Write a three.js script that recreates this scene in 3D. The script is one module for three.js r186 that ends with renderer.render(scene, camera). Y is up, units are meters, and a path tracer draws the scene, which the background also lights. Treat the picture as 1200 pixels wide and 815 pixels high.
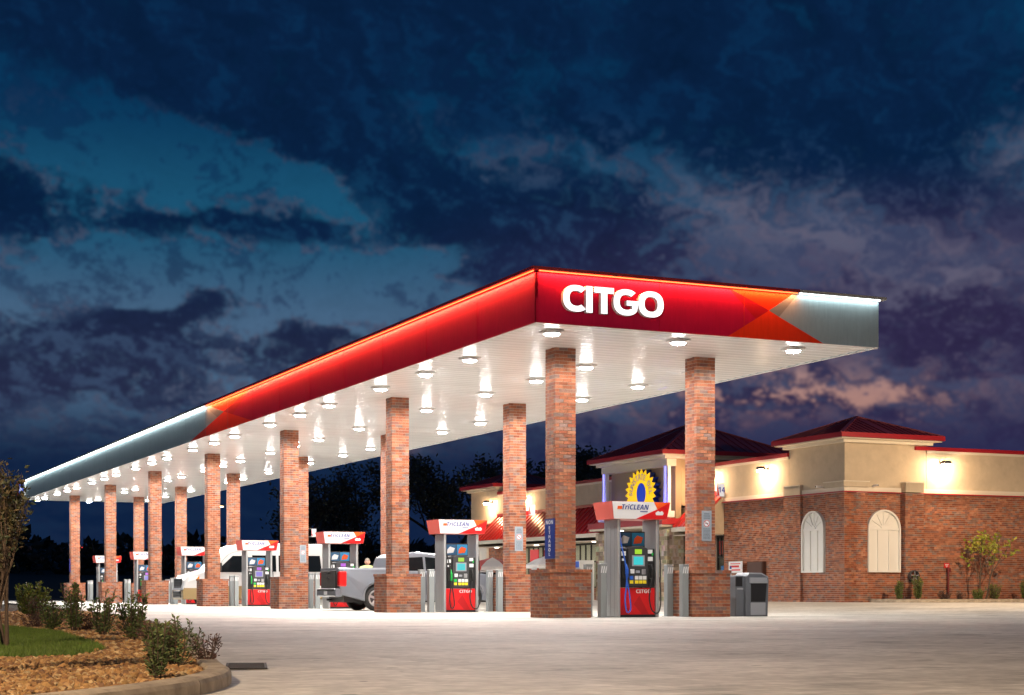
import * as THREE from 'three';
import { FontLoader } from 'three/addons/loaders/FontLoader.js';
import { TextGeometry } from 'three/addons/geometries/TextGeometry.js';
import { RoundedBoxGeometry } from 'three/addons/geometries/RoundedBoxGeometry.js';
import { ConvexGeometry } from 'three/addons/geometries/ConvexGeometry.js';
import { mergeGeometries } from 'three/addons/utils/BufferGeometryUtils.js';
import { MarchingCubes } from 'three/addons/objects/MarchingCubes.js';
import { RectAreaLightUniformsLib } from 'three/addons/lights/RectAreaLightUniformsLib.js';

// ------------------------------------------------------------------ camera, exposure, sky, sun
const scene = new THREE.Scene();
const YAW = 0.426855, EYE = new THREE.Vector3(-14.514, 0.596, 30.734), FOCAL = 1947.58, HORIZON = 693.6;
const camera = new THREE.PerspectiveCamera(THREE.MathUtils.radToDeg(2 * Math.atan(HORIZON / FOCAL)), 1200 / (2 * HORIZON), 0.1, 6000);
camera.setViewOffset(1200, 2 * HORIZON, 0, 0, 1200, 815);            // level camera, lens shifted up
camera.position.copy(EYE);
camera.lookAt(EYE.x + Math.sin(YAW), EYE.y, EYE.z - Math.cos(YAW));
const renderer = new THREE.WebGLRenderer({ antialias: true });
renderer.setSize(1200, 815);
renderer.toneMapping = THREE.LinearToneMapping;
renderer.toneMappingExposure = 1.0;
renderer.shadowMap.enabled = true;
RectAreaLightUniformsLib.init();

// seeded random numbers and noise
function rng(seed) { let s = seed | 0; return () => { s = (s + 0x6d2b79f5) | 0; let t = Math.imul(s ^ (s >>> 15), 1 | s); t = (t + Math.imul(t ^ (t >>> 7), 61 | t)) ^ t; return ((t ^ (t >>> 14)) >>> 0) / 4294967296; }; }
const clamp = (x, a = 0, b = 1) => Math.min(b, Math.max(a, x));
const sstep = (a, b, x) => { const t = clamp((x - a) / (b - a)); return t * t * (3 - 2 * t); };
const lerp = (a, b, t) => a + (b - a) * t;
const mix3 = (a, b, t) => [lerp(a[0], b[0], t), lerp(a[1], b[1], t), lerp(a[2], b[2], t)];
const HASH = (() => { const r = rng(77), t = new Float32Array(65536); for (let i = 0; i < t.length; i++) t[i] = r(); return t; })();
const hash2 = (x, y) => HASH[((x * 73 + y * 9277) ^ (x * 337 + (y << 5))) & 65535];
function vnoise(x, y) {
  const ix = Math.floor(x), iy = Math.floor(y), fx = x - ix, fy = y - iy, u = fx * fx * fx * (fx * (fx * 6 - 15) + 10), v = fy * fy * fy * (fy * (fy * 6 - 15) + 10);
  return lerp(lerp(hash2(ix, iy), hash2(ix + 1, iy), u), lerp(hash2(ix, iy + 1), hash2(ix + 1, iy + 1), u), v);
}
function fbm(x, y, n = 5, gain = 0.5) {
  let s = 0, a = 1, w = 0;
  for (let i = 0; i < n; i++) { s += a * vnoise(x, y); w += a; a *= gain; const X = x * 1.62 - y * 1.18 + 17.3, Y = x * 1.18 + y * 1.62 - 9.1; x = X; y = Y; }
  return s / w;
}

// dusk sky: air and clouds only. Directions are compass bearing (az, from the view axis) and height (el), in radians.
const srgb = (r, g, b) => [r, g, b].map((c) => { c /= 255; return c <= 0.04045 ? c / 12.92 : ((c + 0.055) / 1.055) ** 2.4; });
const CLEAR_UP = srgb(8, 54, 90), CLEAR_MID = srgb(26, 82, 114), CLEAR_LOW = srgb(74, 102, 132), CLEAR_EAST = srgb(66, 62, 92), HAZE = srgb(9, 30, 62), HAZE_EAST = srgb(40, 40, 76);
const CLOUD_UP = srgb(8, 32, 64), CLOUD_LOW = srgb(36, 42, 70), CLOUD_EAST = srgb(44, 38, 70), GLOW = srgb(176, 132, 122), RIM = srgb(92, 108, 134);
// cloud banks and openings: [bearing deg, height deg, half width, half height, tilt, more (+) or less (-) cloud]
const BANKS = [[-10.2, 18.6, 15.29, 1.71, 0, 0.5], [-14.9, 17.4, 4.7, 1.0, -0.15, 0.25], [-5.3, 14.4, 9.7, 1.35, -0.37, 0.7], [-0.9, 12.3, 3.53, 1.23, -0.1, 0.5], [10.5, 16.4, 9.7, 3.38, 0, 0.62], [3.5, 12.2, 4.7, 1.35, 0, 0.4], [-16.9, 12.6, 1.62, 1.53, 0, 0.8], [-10.8, 12.3, 3.82, 0.65, -0.1, 1.0], [-7.0, 12.4, 1.23, 0.65, -0.5, 0.6], [-11.3, 9.5, 2.35, 0.5, 0.2, 1.05], [-13.8, 8.7, 3.23, 0.53, 0, 0.8], [-16.3, 7.4, 2.94, 0.76, 0, 0.55], [-6.7, 8.5, 3.23, 0.71, 0.1, 0.7], [-1.6, 10.8, 1.71, 0.21, 0, 0.8], [14.9, 9.1, 2.79, 1.35, 0, 0.45], [-13.8, 15.0, 6.47, 1.82, -0.25, -0.95], [-8.2, 13.7, 3.23, 0.76, -0.3, -0.6], [-11.9, 10.5, 8.82, 1.23, 0, -0.9], [-5.0, 10.1, 3.82, 1.23, 0, -0.85], [2.4, 17.4, 2.06, 0.65, 0, -0.5], [-0.4, 15.0, 2.35, 0.71, 0, -0.5], [4.7, 14.5, 2.35, 0.53, -0.1, -0.4], [7.6, 13.0, 2.94, 1.12, -0.15, -0.6], [11.2, 11.5, 4.12, 0.88, -0.05, -0.65], [16.4, 18.4, 2.06, 1.18, 0, -0.6], [16.7, 14.2, 1.35, 1.94, 0, -0.5], [14.7, 10.4, 2.35, 0.76, 0, -0.5], [-3.5, 18.0, 3.53, 0.41, -0.2, -0.22], [7.3, 17.9, 4.12, 0.35, -0.15, -0.2]];
const WARM = [[6.8, 13.2, 2.6, 1.1, 0.8], [10.6, 12.0, 3.2, 1.0, 0.95], [14.4, 10.4, 2.6, 1.4, 0.75], [2.4, 14.6, 2, 0.8, 0.45], [16.8, 14.5, 1.4, 1.6, 0.6], [7.2, 6.9, 5.4, 0.9, 1.35], [11.5, 6.7, 2.6, 0.6, 1.3], [-3.9, 5.0, 1.6, 0.3, 0.5], [3, 7.2, 3, 0.5, 0.5]];
const bump = (az, el, b) => { const t = b.length > 5 ? b[4] : 0, x = az - b[0], y = el - b[1] - 0.0, X = (x * Math.cos(t) + y * Math.sin(t)) / b[2], Y = (-x * Math.sin(t) + y * Math.cos(t)) / b[3]; const r = X * X + Y * Y; return r > 9 ? 0 : Math.exp(-r); };
function skyColor(az, el, fine) {                                        // degrees
  const east = sstep(-6, 12, az) * (1 - sstep(60, 130, az)), n = fine ? 8 : 4;
  const wx = az + 2.4 * (fbm(az * 0.3 + 4, el * 0.7, 3) - 0.5) + 0.9 * (fbm(az * 1.3, el * 2.4 + 5, fine ? 4 : 2) - 0.5), wy = el + 1.0 * (fbm(az * 0.3 - 7, el * 0.8 + 3, 3) - 0.5) + 0.55 * (fbm(az * 1.2, el * 2.6 + 9, fine ? 4 : 2) - 0.5);
  const k = 1 / (0.45 + 0.045 * Math.max(el, 0));                        // clouds draw together towards the horizon
  const d0 = fbm(wx * 0.34, wy * 1.15 * k + wx * 0.12 + 11, n, 0.6), streak = fbm(wx * 0.62 + 31, wy * 3.1 * k - 5 + wx * 0.5, n, 0.68), wisp = fbm(wx * 1.7 - 3, wy * 4.2 * k + wx * 0.9 + 2, fine ? 6 : 3, 0.7);
  let bank = 0; for (const b of BANKS) bank += b[5] * bump(wx, wy, b);
  let warm = 0; for (const w of WARM) warm += w[4] * bump(wx, wy, [w[0], w[1], w[2], w[3]]);
  const dens = (d0 - 0.5) * 1.25 + (streak - 0.5) * 1.6 + (wisp - 0.5) * 0.7 + bank + 0.04 + 0.12 * sstep(12, 16, el);
  const cover = sstep(-0.4, 0.4, dens);
  let air = mix3(CLEAR_LOW, CLEAR_MID, sstep(8.2, 12.5, el)); air = mix3(air, CLEAR_UP, sstep(12.5, 16.5, el));
  air = mix3(air, CLEAR_EAST, east * (1 - sstep(11, 16, el)) * 0.8); air = air.map((c) => c * (0.86 + 0.28 * wisp));
  let cloud = mix3(CLOUD_LOW, CLOUD_UP, sstep(6, 13, el)); cloud = mix3(cloud, CLOUD_EAST, east * (1 - sstep(10.5, 14.5, el)));
  const tone = 0.45 + 0.75 * streak + 0.4 * wisp;
  cloud = cloud.map((c) => c * tone);
  let col = mix3(air, cloud, cover);
  col = mix3(col, cloud.map((c) => c * 1.25), 0.62 * (1 - cover) * sstep(0.48, 0.62, 0.6 * wisp + 0.4 * d0)); col = mix3(col, air, 0.3 * cover * sstep(0.5, 0.66, 0.5 * wisp + 0.5 * streak));
  const edge = sstep(0.1, 0.4, cover) * (1 - sstep(0.5, 0.9, cover));
  col = mix3(col, mix3(RIM, GLOW, 0.45), 0.13 * edge * (1 - sstep(12.5, 17, el)) * sstep(0.42, 0.6, wisp));
  const lit = sstep(0.45, 0.62, 0.55 * streak + 0.45 * wisp + 0.14 * (0.5 - cover)) * warm;
  col = mix3(col, mix3(RIM, GLOW, sstep(9.5, 6, el) * 0.8 + 0.2), clamp(lit * (0.85 - 0.42 * sstep(7.5, 12, el))));
  const low = 1 - sstep(4.0, 7.0, el + 1.6 * (d0 - 0.5) + 1.2 * (streak - 0.5));
  return mix3(col, mix3(HAZE, HAZE_EAST, east), low * (0.94 - 0.5 * clamp(warm * (streak > 0.5 ? 1 : 0.4)) * sstep(3.5, 4.6, el)));
}
{
  const W = 4096, H = 2048, data = new Float32Array(W * H * 4), step = 16;
  const azOf = (col) => { const round = ((col + 0.5) / W - 0.5) * 2 * Math.PI; let a = round - Math.atan2(-Math.cos(YAW), Math.sin(YAW)); a = Math.atan2(Math.sin(a), Math.cos(a)); return a * 180 / Math.PI; };
  const elOf = (row) => ((row + 0.5) / H - 0.5) * 180;
  // away from the picture the same clouds are sampled coarsely; a seam at the back is folded over
  const fold = (az) => 90 - Math.abs(Math.abs(az) - 90) <= Math.abs(az) ? Math.sign(az) * (180 - Math.abs(az)) : az;
  const cw = W / step, ch = H / step, coarse = [];
  for (let r = 0; r <= ch; r++) for (let c = 0; c < cw; c++) { const el = elOf(r * step), az = azOf(c * step); coarse.push(skyColor(fold(az), Math.max(el, 0), false)); }
  for (let row = 0; row < H; row++) {
    const el = elOf(row), rr = Math.max(0, Math.min(row / step, ch - 1)), r0 = Math.floor(rr), ft = rr - r0;
    for (let col = 0; col < W; col++) {
      const az = azOf(col), i = (row * W + col) * 4, inFrame = el > -1 && el < 30 && Math.abs(az) < 30;
      const cc = col / step, c0 = Math.floor(cc), gt = cc - c0, c1 = (c0 + 1) % cw;
      let rgb = mix3(mix3(coarse[r0 * cw + c0], coarse[r0 * cw + c1], gt), mix3(coarse[(r0 + 1) * cw + c0], coarse[(r0 + 1) * cw + c1], gt), ft);
      if (inFrame) { const w = sstep(30, 24, Math.abs(az)) * sstep(30, 25, el); if (w > 0) rgb = mix3(rgb, skyColor(az, Math.max(el, 0), true), w); }
      data[i] = rgb[0]; data[i + 1] = rgb[1]; data[i + 2] = rgb[2]; data[i + 3] = 1;
    }
  }
  const sky = new THREE.DataTexture(data, W, H, THREE.RGBAFormat, THREE.FloatType);
  sky.mapping = THREE.EquirectangularReflectionMapping; sky.magFilter = THREE.LinearFilter; sky.minFilter = THREE.LinearFilter; sky.needsUpdate = true;
  scene.background = sky; scene.environment = sky; scene.backgroundIntensity = 1; scene.environmentIntensity = 1;
}
const sun = new THREE.DirectionalLight(0xffb98c, 0.05);                  // last light of the set sun, behind the store
sun.position.set(90, 14, -70); sun.castShadow = true; sun.shadow.radius = 40;
Object.assign(sun.shadow.camera, { left: -60, right: 60, top: 60, bottom: -60, near: 1, far: 300 });
scene.add(sun, sun.target);

// ------------------------------------------------------------------ helpers
const taken = new Map();
function numbered(name) { const n = taken.get(name) ?? 0; taken.set(name, n + 1); return n ? name + '_' + String(n).padStart(3, '0') : name; }
function shade(o) { o.traverse((m) => { if (m.isMesh) { m.castShadow = true; m.receiveShadow = true; } }); return o; }
function uvMetres(g) {                                                   // uv from position along the main direction of each normal, in metres
  const p = g.attributes.position, n = g.attributes.normal, uv = new Float32Array(p.count * 2);
  for (let i = 0; i < p.count; i++) {
    const ax = Math.abs(n.getX(i)), ay = Math.abs(n.getY(i)), az = Math.abs(n.getZ(i));
    if (ay >= ax && ay >= az) { uv[2 * i] = p.getX(i); uv[2 * i + 1] = p.getZ(i); } else if (ax >= az) { uv[2 * i] = p.getZ(i); uv[2 * i + 1] = p.getY(i); } else { uv[2 * i] = p.getX(i); uv[2 * i + 1] = p.getY(i); }
  }
  g.setAttribute('uv', new THREE.BufferAttribute(uv, 2)); return g;
}
function part(name, geo, mat, parent, opt = {}) {
  if (Array.isArray(geo)) geo = merge(geo);
  if (!geo.userData.uvDone && !opt.keepUv) { uvMetres(geo); geo.userData.uvDone = true; }
  const m = new THREE.Mesh(geo, mat); m.name = name;
  if (opt.at) m.position.set(...opt.at);
  if (opt.rot) m.rotation.set(...opt.rot);
  if (opt.stuff) m.userData.kind = 'stuff';
  if (opt.label) m.userData.label = opt.label;
  m.castShadow = true; m.receiveShadow = true;
  parent.add(m); return m;
}
function thing(name, label, category, pos = [0, 0, 0], turn = 0, group) {
  const o = new THREE.Group(); o.name = numbered(name); o.position.set(...pos); o.rotation.y = turn;
  o.userData = { label, category }; if (group) o.userData.group = group;
  scene.add(o); return o;
}
function structure(name, kids = true) { const o = new THREE.Group(); o.name = numbered(name); o.userData = { kind: 'structure' }; scene.add(o); return o; }
function copyOf(src, label, pos, turn) {
  const c = src.clone(); c.name = numbered(src.name); c.userData = { ...src.userData, label };
  c.position.set(...pos); if (turn !== undefined) c.rotation.y = turn; scene.add(c); return c;
}
function merge(list) { return mergeGeometries(list.map((g) => { const h = g.index ? g.toNonIndexed() : g; for (const k of Object.keys(h.attributes)) if (!['position', 'normal', 'uv'].includes(k)) h.deleteAttribute(k); if (!h.attributes.uv) h.setAttribute('uv', new THREE.BufferAttribute(new Float32Array(h.attributes.position.count * 2), 2)); return h; })); }
const box = (w, h, d, x = 0, y = 0, z = 0) => new THREE.BoxGeometry(w, h, d).translate(x, y, z);
const span = (x0, x1, y0, y1, z0, z1) => box(x1 - x0, y1 - y0, z1 - z0, (x0 + x1) / 2, (y0 + y1) / 2, (z0 + z1) / 2);
const rbox = (w, h, d, r, x = 0, y = 0, z = 0, seg = 2) => new RoundedBoxGeometry(w, h, d, seg, r).translate(x, y, z);
const cyl = (r0, r1, h, x = 0, y = 0, z = 0, seg = 20) => new THREE.CylinderGeometry(r0, r1, h, seg).translate(x, y, z);
const tube = (pts, r, seg = 24, rad = 8) => new THREE.TubeGeometry(new THREE.CatmullRomCurve3(pts.map((p) => new THREE.Vector3(...p))), seg, r, rad);
function poly(points) { const s = new THREE.Shape(); points.forEach((p, i) => (i ? s.lineTo(p[0], p[1]) : s.moveTo(p[0], p[1]))); s.closePath(); return s; }
const slab = (points, depth, bevel = 0) => new THREE.ExtrudeGeometry(points instanceof THREE.Shape ? points : poly(points), { depth, bevelEnabled: bevel > 0, bevelSize: bevel, bevelThickness: bevel, bevelSegments: 2, curveSegments: 24 });
const ORD = ['first', 'second', 'third', 'fourth', 'fifth', 'sixth', 'seventh', 'eighth', 'ninth', 'tenth', 'eleventh', 'twelfth', 'thirteenth', 'fourteenth', 'fifteenth', 'sixteenth', 'seventeenth', 'eighteenth', 'nineteenth', 'twentieth', 'twenty-first', 'twenty-second'];

// boxes collected into one geometry with a colour each (bricks, stones)
class Boxes {
  constructor() { this.p = []; this.n = []; this.c = []; this.u = []; }
  add(x0, x1, y0, y1, z0, z1, col, skip = '') {
    const F = [['+x', [x1, y0, z1], [x1, y0, z0], [x1, y1, z0], [x1, y1, z1], [1, 0, 0]], ['-x', [x0, y0, z0], [x0, y0, z1], [x0, y1, z1], [x0, y1, z0], [-1, 0, 0]],
      ['+y', [x0, y1, z1], [x1, y1, z1], [x1, y1, z0], [x0, y1, z0], [0, 1, 0]], ['-y', [x0, y0, z0], [x1, y0, z0], [x1, y0, z1], [x0, y0, z1], [0, -1, 0]],
      ['+z', [x0, y0, z1], [x1, y0, z1], [x1, y1, z1], [x0, y1, z1], [0, 0, 1]], ['-z', [x1, y0, z0], [x0, y0, z0], [x0, y1, z0], [x1, y1, z0], [0, 0, -1]]];
    for (const [k, a, b, c, d, n] of F) {
      if (skip.includes(k)) continue;
      for (const v of [a, b, c, a, c, d]) { this.p.push(...v); this.n.push(...n); this.c.push(...col); this.u.push(n[0] ? v[2] : v[0], n[1] ? v[2] : v[1]); }
    }
  }
  geometry() {
    const g = new THREE.BufferGeometry();
    g.setAttribute('position', new THREE.Float32BufferAttribute(this.p, 3)); g.setAttribute('normal', new THREE.Float32BufferAttribute(this.n, 3));
    g.setAttribute('color', new THREE.Float32BufferAttribute(this.c, 3)); g.setAttribute('uv', new THREE.Float32BufferAttribute(this.u, 2)); g.userData.uvDone = true; return g;
  }
}

// ------------------------------------------------------------------ materials
function noiseTexture(size, f, srgbMap) {                                // f(u, v) in 0..1 -> [r, g, b] 0..1; periodic by blending
  const d = new Uint8Array(size * size * 4);
  for (let y = 0; y < size; y++) for (let x = 0; x < size; x++) { const c = f(x / size, y / size), i = (y * size + x) * 4; d[i] = clamp(c[0]) * 255; d[i + 1] = clamp(c[1]) * 255; d[i + 2] = clamp(c[2]) * 255; d[i + 3] = 255; }
  const t = new THREE.DataTexture(d, size, size); t.wrapS = t.wrapT = THREE.RepeatWrapping; t.magFilter = THREE.LinearFilter; t.minFilter = THREE.LinearMipmapLinearFilter;
  if (srgbMap) t.colorSpace = THREE.SRGBColorSpace; t.needsUpdate = true; return t;
}
function tileNoise(u, v, s, n, gain = 0.5) {                             // seamless fbm
  const a = fbm(u * s, v * s, n, gain), b = fbm((u - 1) * s, v * s, n, gain), c = fbm(u * s, (v - 1) * s, n, gain), d = fbm((u - 1) * s, (v - 1) * s, n, gain);
  const su = sstep(0.6, 1, u), sv = sstep(0.6, 1, v); return lerp(lerp(a, b, su), lerp(c, d, su), sv);
}
const grain = noiseTexture(512, (u, v) => { const n = 0.5 + (tileNoise(u, v, 60, 3, 0.7) - 0.5) * 1.3; return [n, n, n]; });
const mottle = noiseTexture(512, (u, v) => { const n = 0.86 + 0.5 * (tileNoise(u, v, 7, 6, 0.6) - 0.5); return [n, n * 0.995, n * 0.985]; }, true);
const mottleSoft = noiseTexture(512, (u, v) => { const n = 0.95 + 0.12 * (tileNoise(u, v, 9, 5, 0.6) - 0.5); return [n, n, n * 0.995]; }, true);
const concreteTone = (() => {
  const r = rng(61), spots = Array.from({ length: 46 }, () => [r(), r(), 0.002 + 0.009 * r() ** 3, 0.1 + 0.35 * r()]);
  return noiseTexture(1024, (u, v) => {
    const a = tileNoise(u, v, 5, 7, 0.6), b = tileNoise(u + 0.37, v + 0.11, 70, 3, 0.75), broom = tileNoise(u * 0.25, v, 90, 2, 0.6);
    let n = 0.84 + 0.36 * (a - 0.5) + 0.26 * (b - 0.5) + 0.1 * (broom - 0.5);
    n -= 0.12 * sstep(0.6, 0.72, tileNoise(u + 0.7, v + 0.2, 9, 6, 0.6));
    for (const [x, y, q, d] of spots) { const dx = u - x, dy = v - y, e = dx * dx + dy * dy; if (e < 9 * q * q) n -= d * sstep(1.1, 0.7, Math.sqrt(e) / q + 0.9 * (b - 0.5)); }   // oil drips and gum
    return [n, n * 0.99, n * 0.965];
  }, true);
})();
const lightStreaks = noiseTexture(512, (u, v) => { const n = 0.97 + 0.09 * (tileNoise(u, v * 0.12, 70, 4, 0.6) - 0.5) + 0.05 * (tileNoise(u, v, 12, 4, 0.6) - 0.5); return [n, n, n]; }, true);   // uneven strip lighting painted into the sheet metal colour as faint upright bands
const scaled = (t, r) => { const c = t.clone(); c.repeat.set(r, r); c.needsUpdate = true; return c; };
const grainBump = scaled(grain, 2.2), grainFine = scaled(grain, 6), concreteMap = scaled(concreteTone, 1 / 9), mottle2 = scaled(mottle, 0.9), mottleWide = scaled(mottle, 0.23);
const lightStreakMap = scaled(lightStreaks, 0.3), wavy = scaled(mottle, 0.16);
const std = (r, g, b, rough = 0.6, metal = 0, more = {}) => { const m = new THREE.MeshStandardMaterial({ roughness: rough, metalness: metal, ...more }); m.color.setRGB(r, g, b); return m; };
const phys = (r, g, b, rough, metal = 0, more = {}) => { const m = new THREE.MeshPhysicalMaterial({ roughness: rough, metalness: metal, ...more }); m.color.setRGB(r, g, b); return m; };
const glow = (r, g, b, k, base = 0.6) => { const m = new THREE.MeshStandardMaterial({ roughness: 0.4, emissiveIntensity: k }); m.color.setRGB(...(Array.isArray(base) ? base : [base, base, base])); m.emissive.setRGB(r, g, b); return m; };
const M = {
  brick: std(1, 1, 1, 0.86, 0, { vertexColors: true, map: mottle2, bumpMap: grainBump, bumpScale: 0.004 }),
  mortar: std(0.44, 0.38, 0.32, 0.95, 0, { bumpMap: grainBump, bumpScale: 0.003 }),
  concrete: [1, 0.95, 1.05, 0.9, 0.98].map((k, i) => std(0.8 * k, 0.79 * k, 0.76 * k, 0.6, 0, { map: (() => { const t = scaled(concreteTone, 1 / 9); t.offset.set(0.17 * i, 0.31 * i); return t; })(), bumpMap: grainFine, bumpScale: 0.0012 })),
  kerb: std(0.56, 0.48, 0.37, 0.85, 0, { map: mottle2, bumpMap: grainFine, bumpScale: 0.003 }),
  joint: std(0.1, 0.095, 0.09, 0.9), soil: std(0.09, 0.06, 0.035, 0.95, 0, { map: mottle2, bumpMap: grainBump, bumpScale: 0.02 }), field: std(0.03, 0.035, 0.025, 0.95, 0, { map: mottleWide }),
  white: std(0.8, 0.79, 0.76, 0.3, 0, { map: mottleWide }), soffit: std(0.86, 0.88, 0.88, 0.25), whitePaint: std(0.8, 0.8, 0.79, 0.4),
  crimson: phys(0.46, 0.007, 0.055, 0.5, 0, { specularIntensity: 0.15, map: lightStreakMap, bumpMap: wavy, bumpScale: 0.005 }), redMid: phys(0.4, 0.008, 0.02, 0.5, 0, { specularIntensity: 0.15, map: lightStreakMap, bumpMap: wavy, bumpScale: 0.005 }), orange: phys(0.74, 0.04, 0.01, 0.5, 0, { specularIntensity: 0.15, map: lightStreakMap, bumpMap: wavy, bumpScale: 0.005 }), silver: std(0.29, 0.38, 0.42, 0.45, 0.0, { map: lightStreakMap, bumpMap: wavy, bumpScale: 0.005 }), silverDark: std(0.16, 0.2, 0.22, 0.45, 0.0), capRed: std(0.25, 0.008, 0.014, 0.5), capGrey: std(0.3, 0.31, 0.3, 0.5),
  steel: std(0.42, 0.44, 0.46, 0.34, 0.55, { bumpMap: grainFine, bumpScale: 0.0003 }), bollard: std(0.27, 0.3, 0.31, 0.5, 0.2), darkMetal: std(0.05, 0.05, 0.055, 0.45, 0.3), black: std(0.012, 0.012, 0.014, 0.4), rubber: std(0.015, 0.015, 0.016, 0.65), plasticGrey: std(0.12, 0.135, 0.16, 0.5), plasticLight: std(0.3, 0.32, 0.36, 0.45),
  pumpRed: std(0.62, 0.008, 0.01, 0.32), pumpRedDark: std(0.42, 0.005, 0.008, 0.32), pumpSalmon: std(0.6, 0.1, 0.08, 0.42), pumpOrange: std(0.8, 0.1, 0.012, 0.36), blueInk: std(0.012, 0.035, 0.25, 0.4), blueHose: std(0.02, 0.12, 0.62, 0.42), green: std(0.01, 0.42, 0.07, 0.4), yellow: std(0.85, 0.68, 0.02, 0.5), label: std(0.7, 0.72, 0.74, 0.5), signBlue: std(0.006, 0.03, 0.24, 0.35), signWhite: std(0.72, 0.73, 0.75, 0.4), signRed: std(0.62, 0.01, 0.015, 0.4),
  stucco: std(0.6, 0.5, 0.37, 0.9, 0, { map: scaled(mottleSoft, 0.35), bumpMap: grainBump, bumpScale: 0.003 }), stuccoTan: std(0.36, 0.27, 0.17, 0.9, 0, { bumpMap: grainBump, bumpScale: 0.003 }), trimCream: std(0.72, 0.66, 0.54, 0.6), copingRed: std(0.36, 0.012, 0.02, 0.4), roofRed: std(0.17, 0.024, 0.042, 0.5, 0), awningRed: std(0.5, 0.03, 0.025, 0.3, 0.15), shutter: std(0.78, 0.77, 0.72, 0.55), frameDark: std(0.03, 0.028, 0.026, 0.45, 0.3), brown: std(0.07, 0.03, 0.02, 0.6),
  glass: phys(0.9, 0.95, 0.95, 0.03, 0, { transmission: 1, thickness: 0, ior: 1.5 }), tint: phys(0.006, 0.008, 0.01, 0.08, 0, { specularIntensity: 0.3 }), interior: std(0.6, 0.55, 0.45, 0.8),
  vanWhite: phys(0.6, 0.61, 0.62, 0.35, 0, { clearcoat: 0.8, clearcoatRoughness: 0.1 }), vanGold: phys(0.3, 0.22, 0.1, 0.4, 0.3, { clearcoat: 0.8, clearcoatRoughness: 0.1 }), truckGrey: phys(0.18, 0.2, 0.24, 0.38, 0.4, { clearcoat: 1, clearcoatRoughness: 0.08 }), tailRed: phys(0.6, 0.012, 0.012, 0.15, 0, { clearcoat: 1 }), chrome: std(0.7, 0.7, 0.7, 0.15, 1), alloy: std(0.55, 0.55, 0.57, 0.3, 0.8), amber: std(0.8, 0.25, 0.01, 0.25), headlamp: phys(0.75, 0.78, 0.8, 0.1, 0, { clearcoat: 1 }),
  skin: std(0.5, 0.28, 0.2, 0.6), hair: std(0.3, 0.26, 0.22, 0.8), shirt: std(0.5, 0.6, 0.25, 0.85), jeans: std(0.03, 0.05, 0.1, 0.85),
  bark: std(0.12, 0.085, 0.06, 0.9, 0, { bumpMap: grainBump, bumpScale: 0.006 }), barkDark: std(0.035, 0.03, 0.025, 0.95),
  lens: glow(1, 0.98, 0.95, 160, 0.8), stripRed: glow(1, 0.17, 0.03, 3.5), stripWhite: glow(0.95, 1, 0.97, 7), letterLit: glow(0.93, 0.98, 1, 1.5), wallLens: glow(1, 0.86, 0.66, 80), blueStrip: glow(0.16, 0.16, 1, 3.2), smallLens: glow(1, 0.9, 0.75, 8),
};
const leafMat = (r, g, b) => phys(r, g, b, 0.62, 0, { vertexColors: true, transmission: 0.3, thickness: 0, side: THREE.DoubleSide });
const BRICKS = [[0.4, 0.135, 0.07], [0.46, 0.17, 0.09], [0.33, 0.1, 0.052], [0.5, 0.22, 0.125], [0.29, 0.125, 0.095], [0.36, 0.2, 0.15], [0.43, 0.145, 0.07], [0.38, 0.125, 0.06], [0.29, 0.19, 0.165], [0.5, 0.19, 0.1]];
const brickTone = (r, k = 1) => { const c = BRICKS[Math.floor(r() * BRICKS.length)], j = (0.98 + 0.26 * r()) * k; return [c[0] * j, c[1] * j, c[2] * j]; };
const fontBold = await new FontLoader().loadAsync('fonts/droid/droid_sans_bold.typeface.json');
function textGeo(str, size, depth, cx = true) {
  const g = new TextGeometry(str, { font: fontBold, size, depth, curveSegments: 4, bevelEnabled: false }); g.computeBoundingBox();
  const b = g.boundingBox; g.translate(cx ? -(b.min.x + b.max.x) / 2 : -b.min.x, 0, 0); return g;
}

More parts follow.
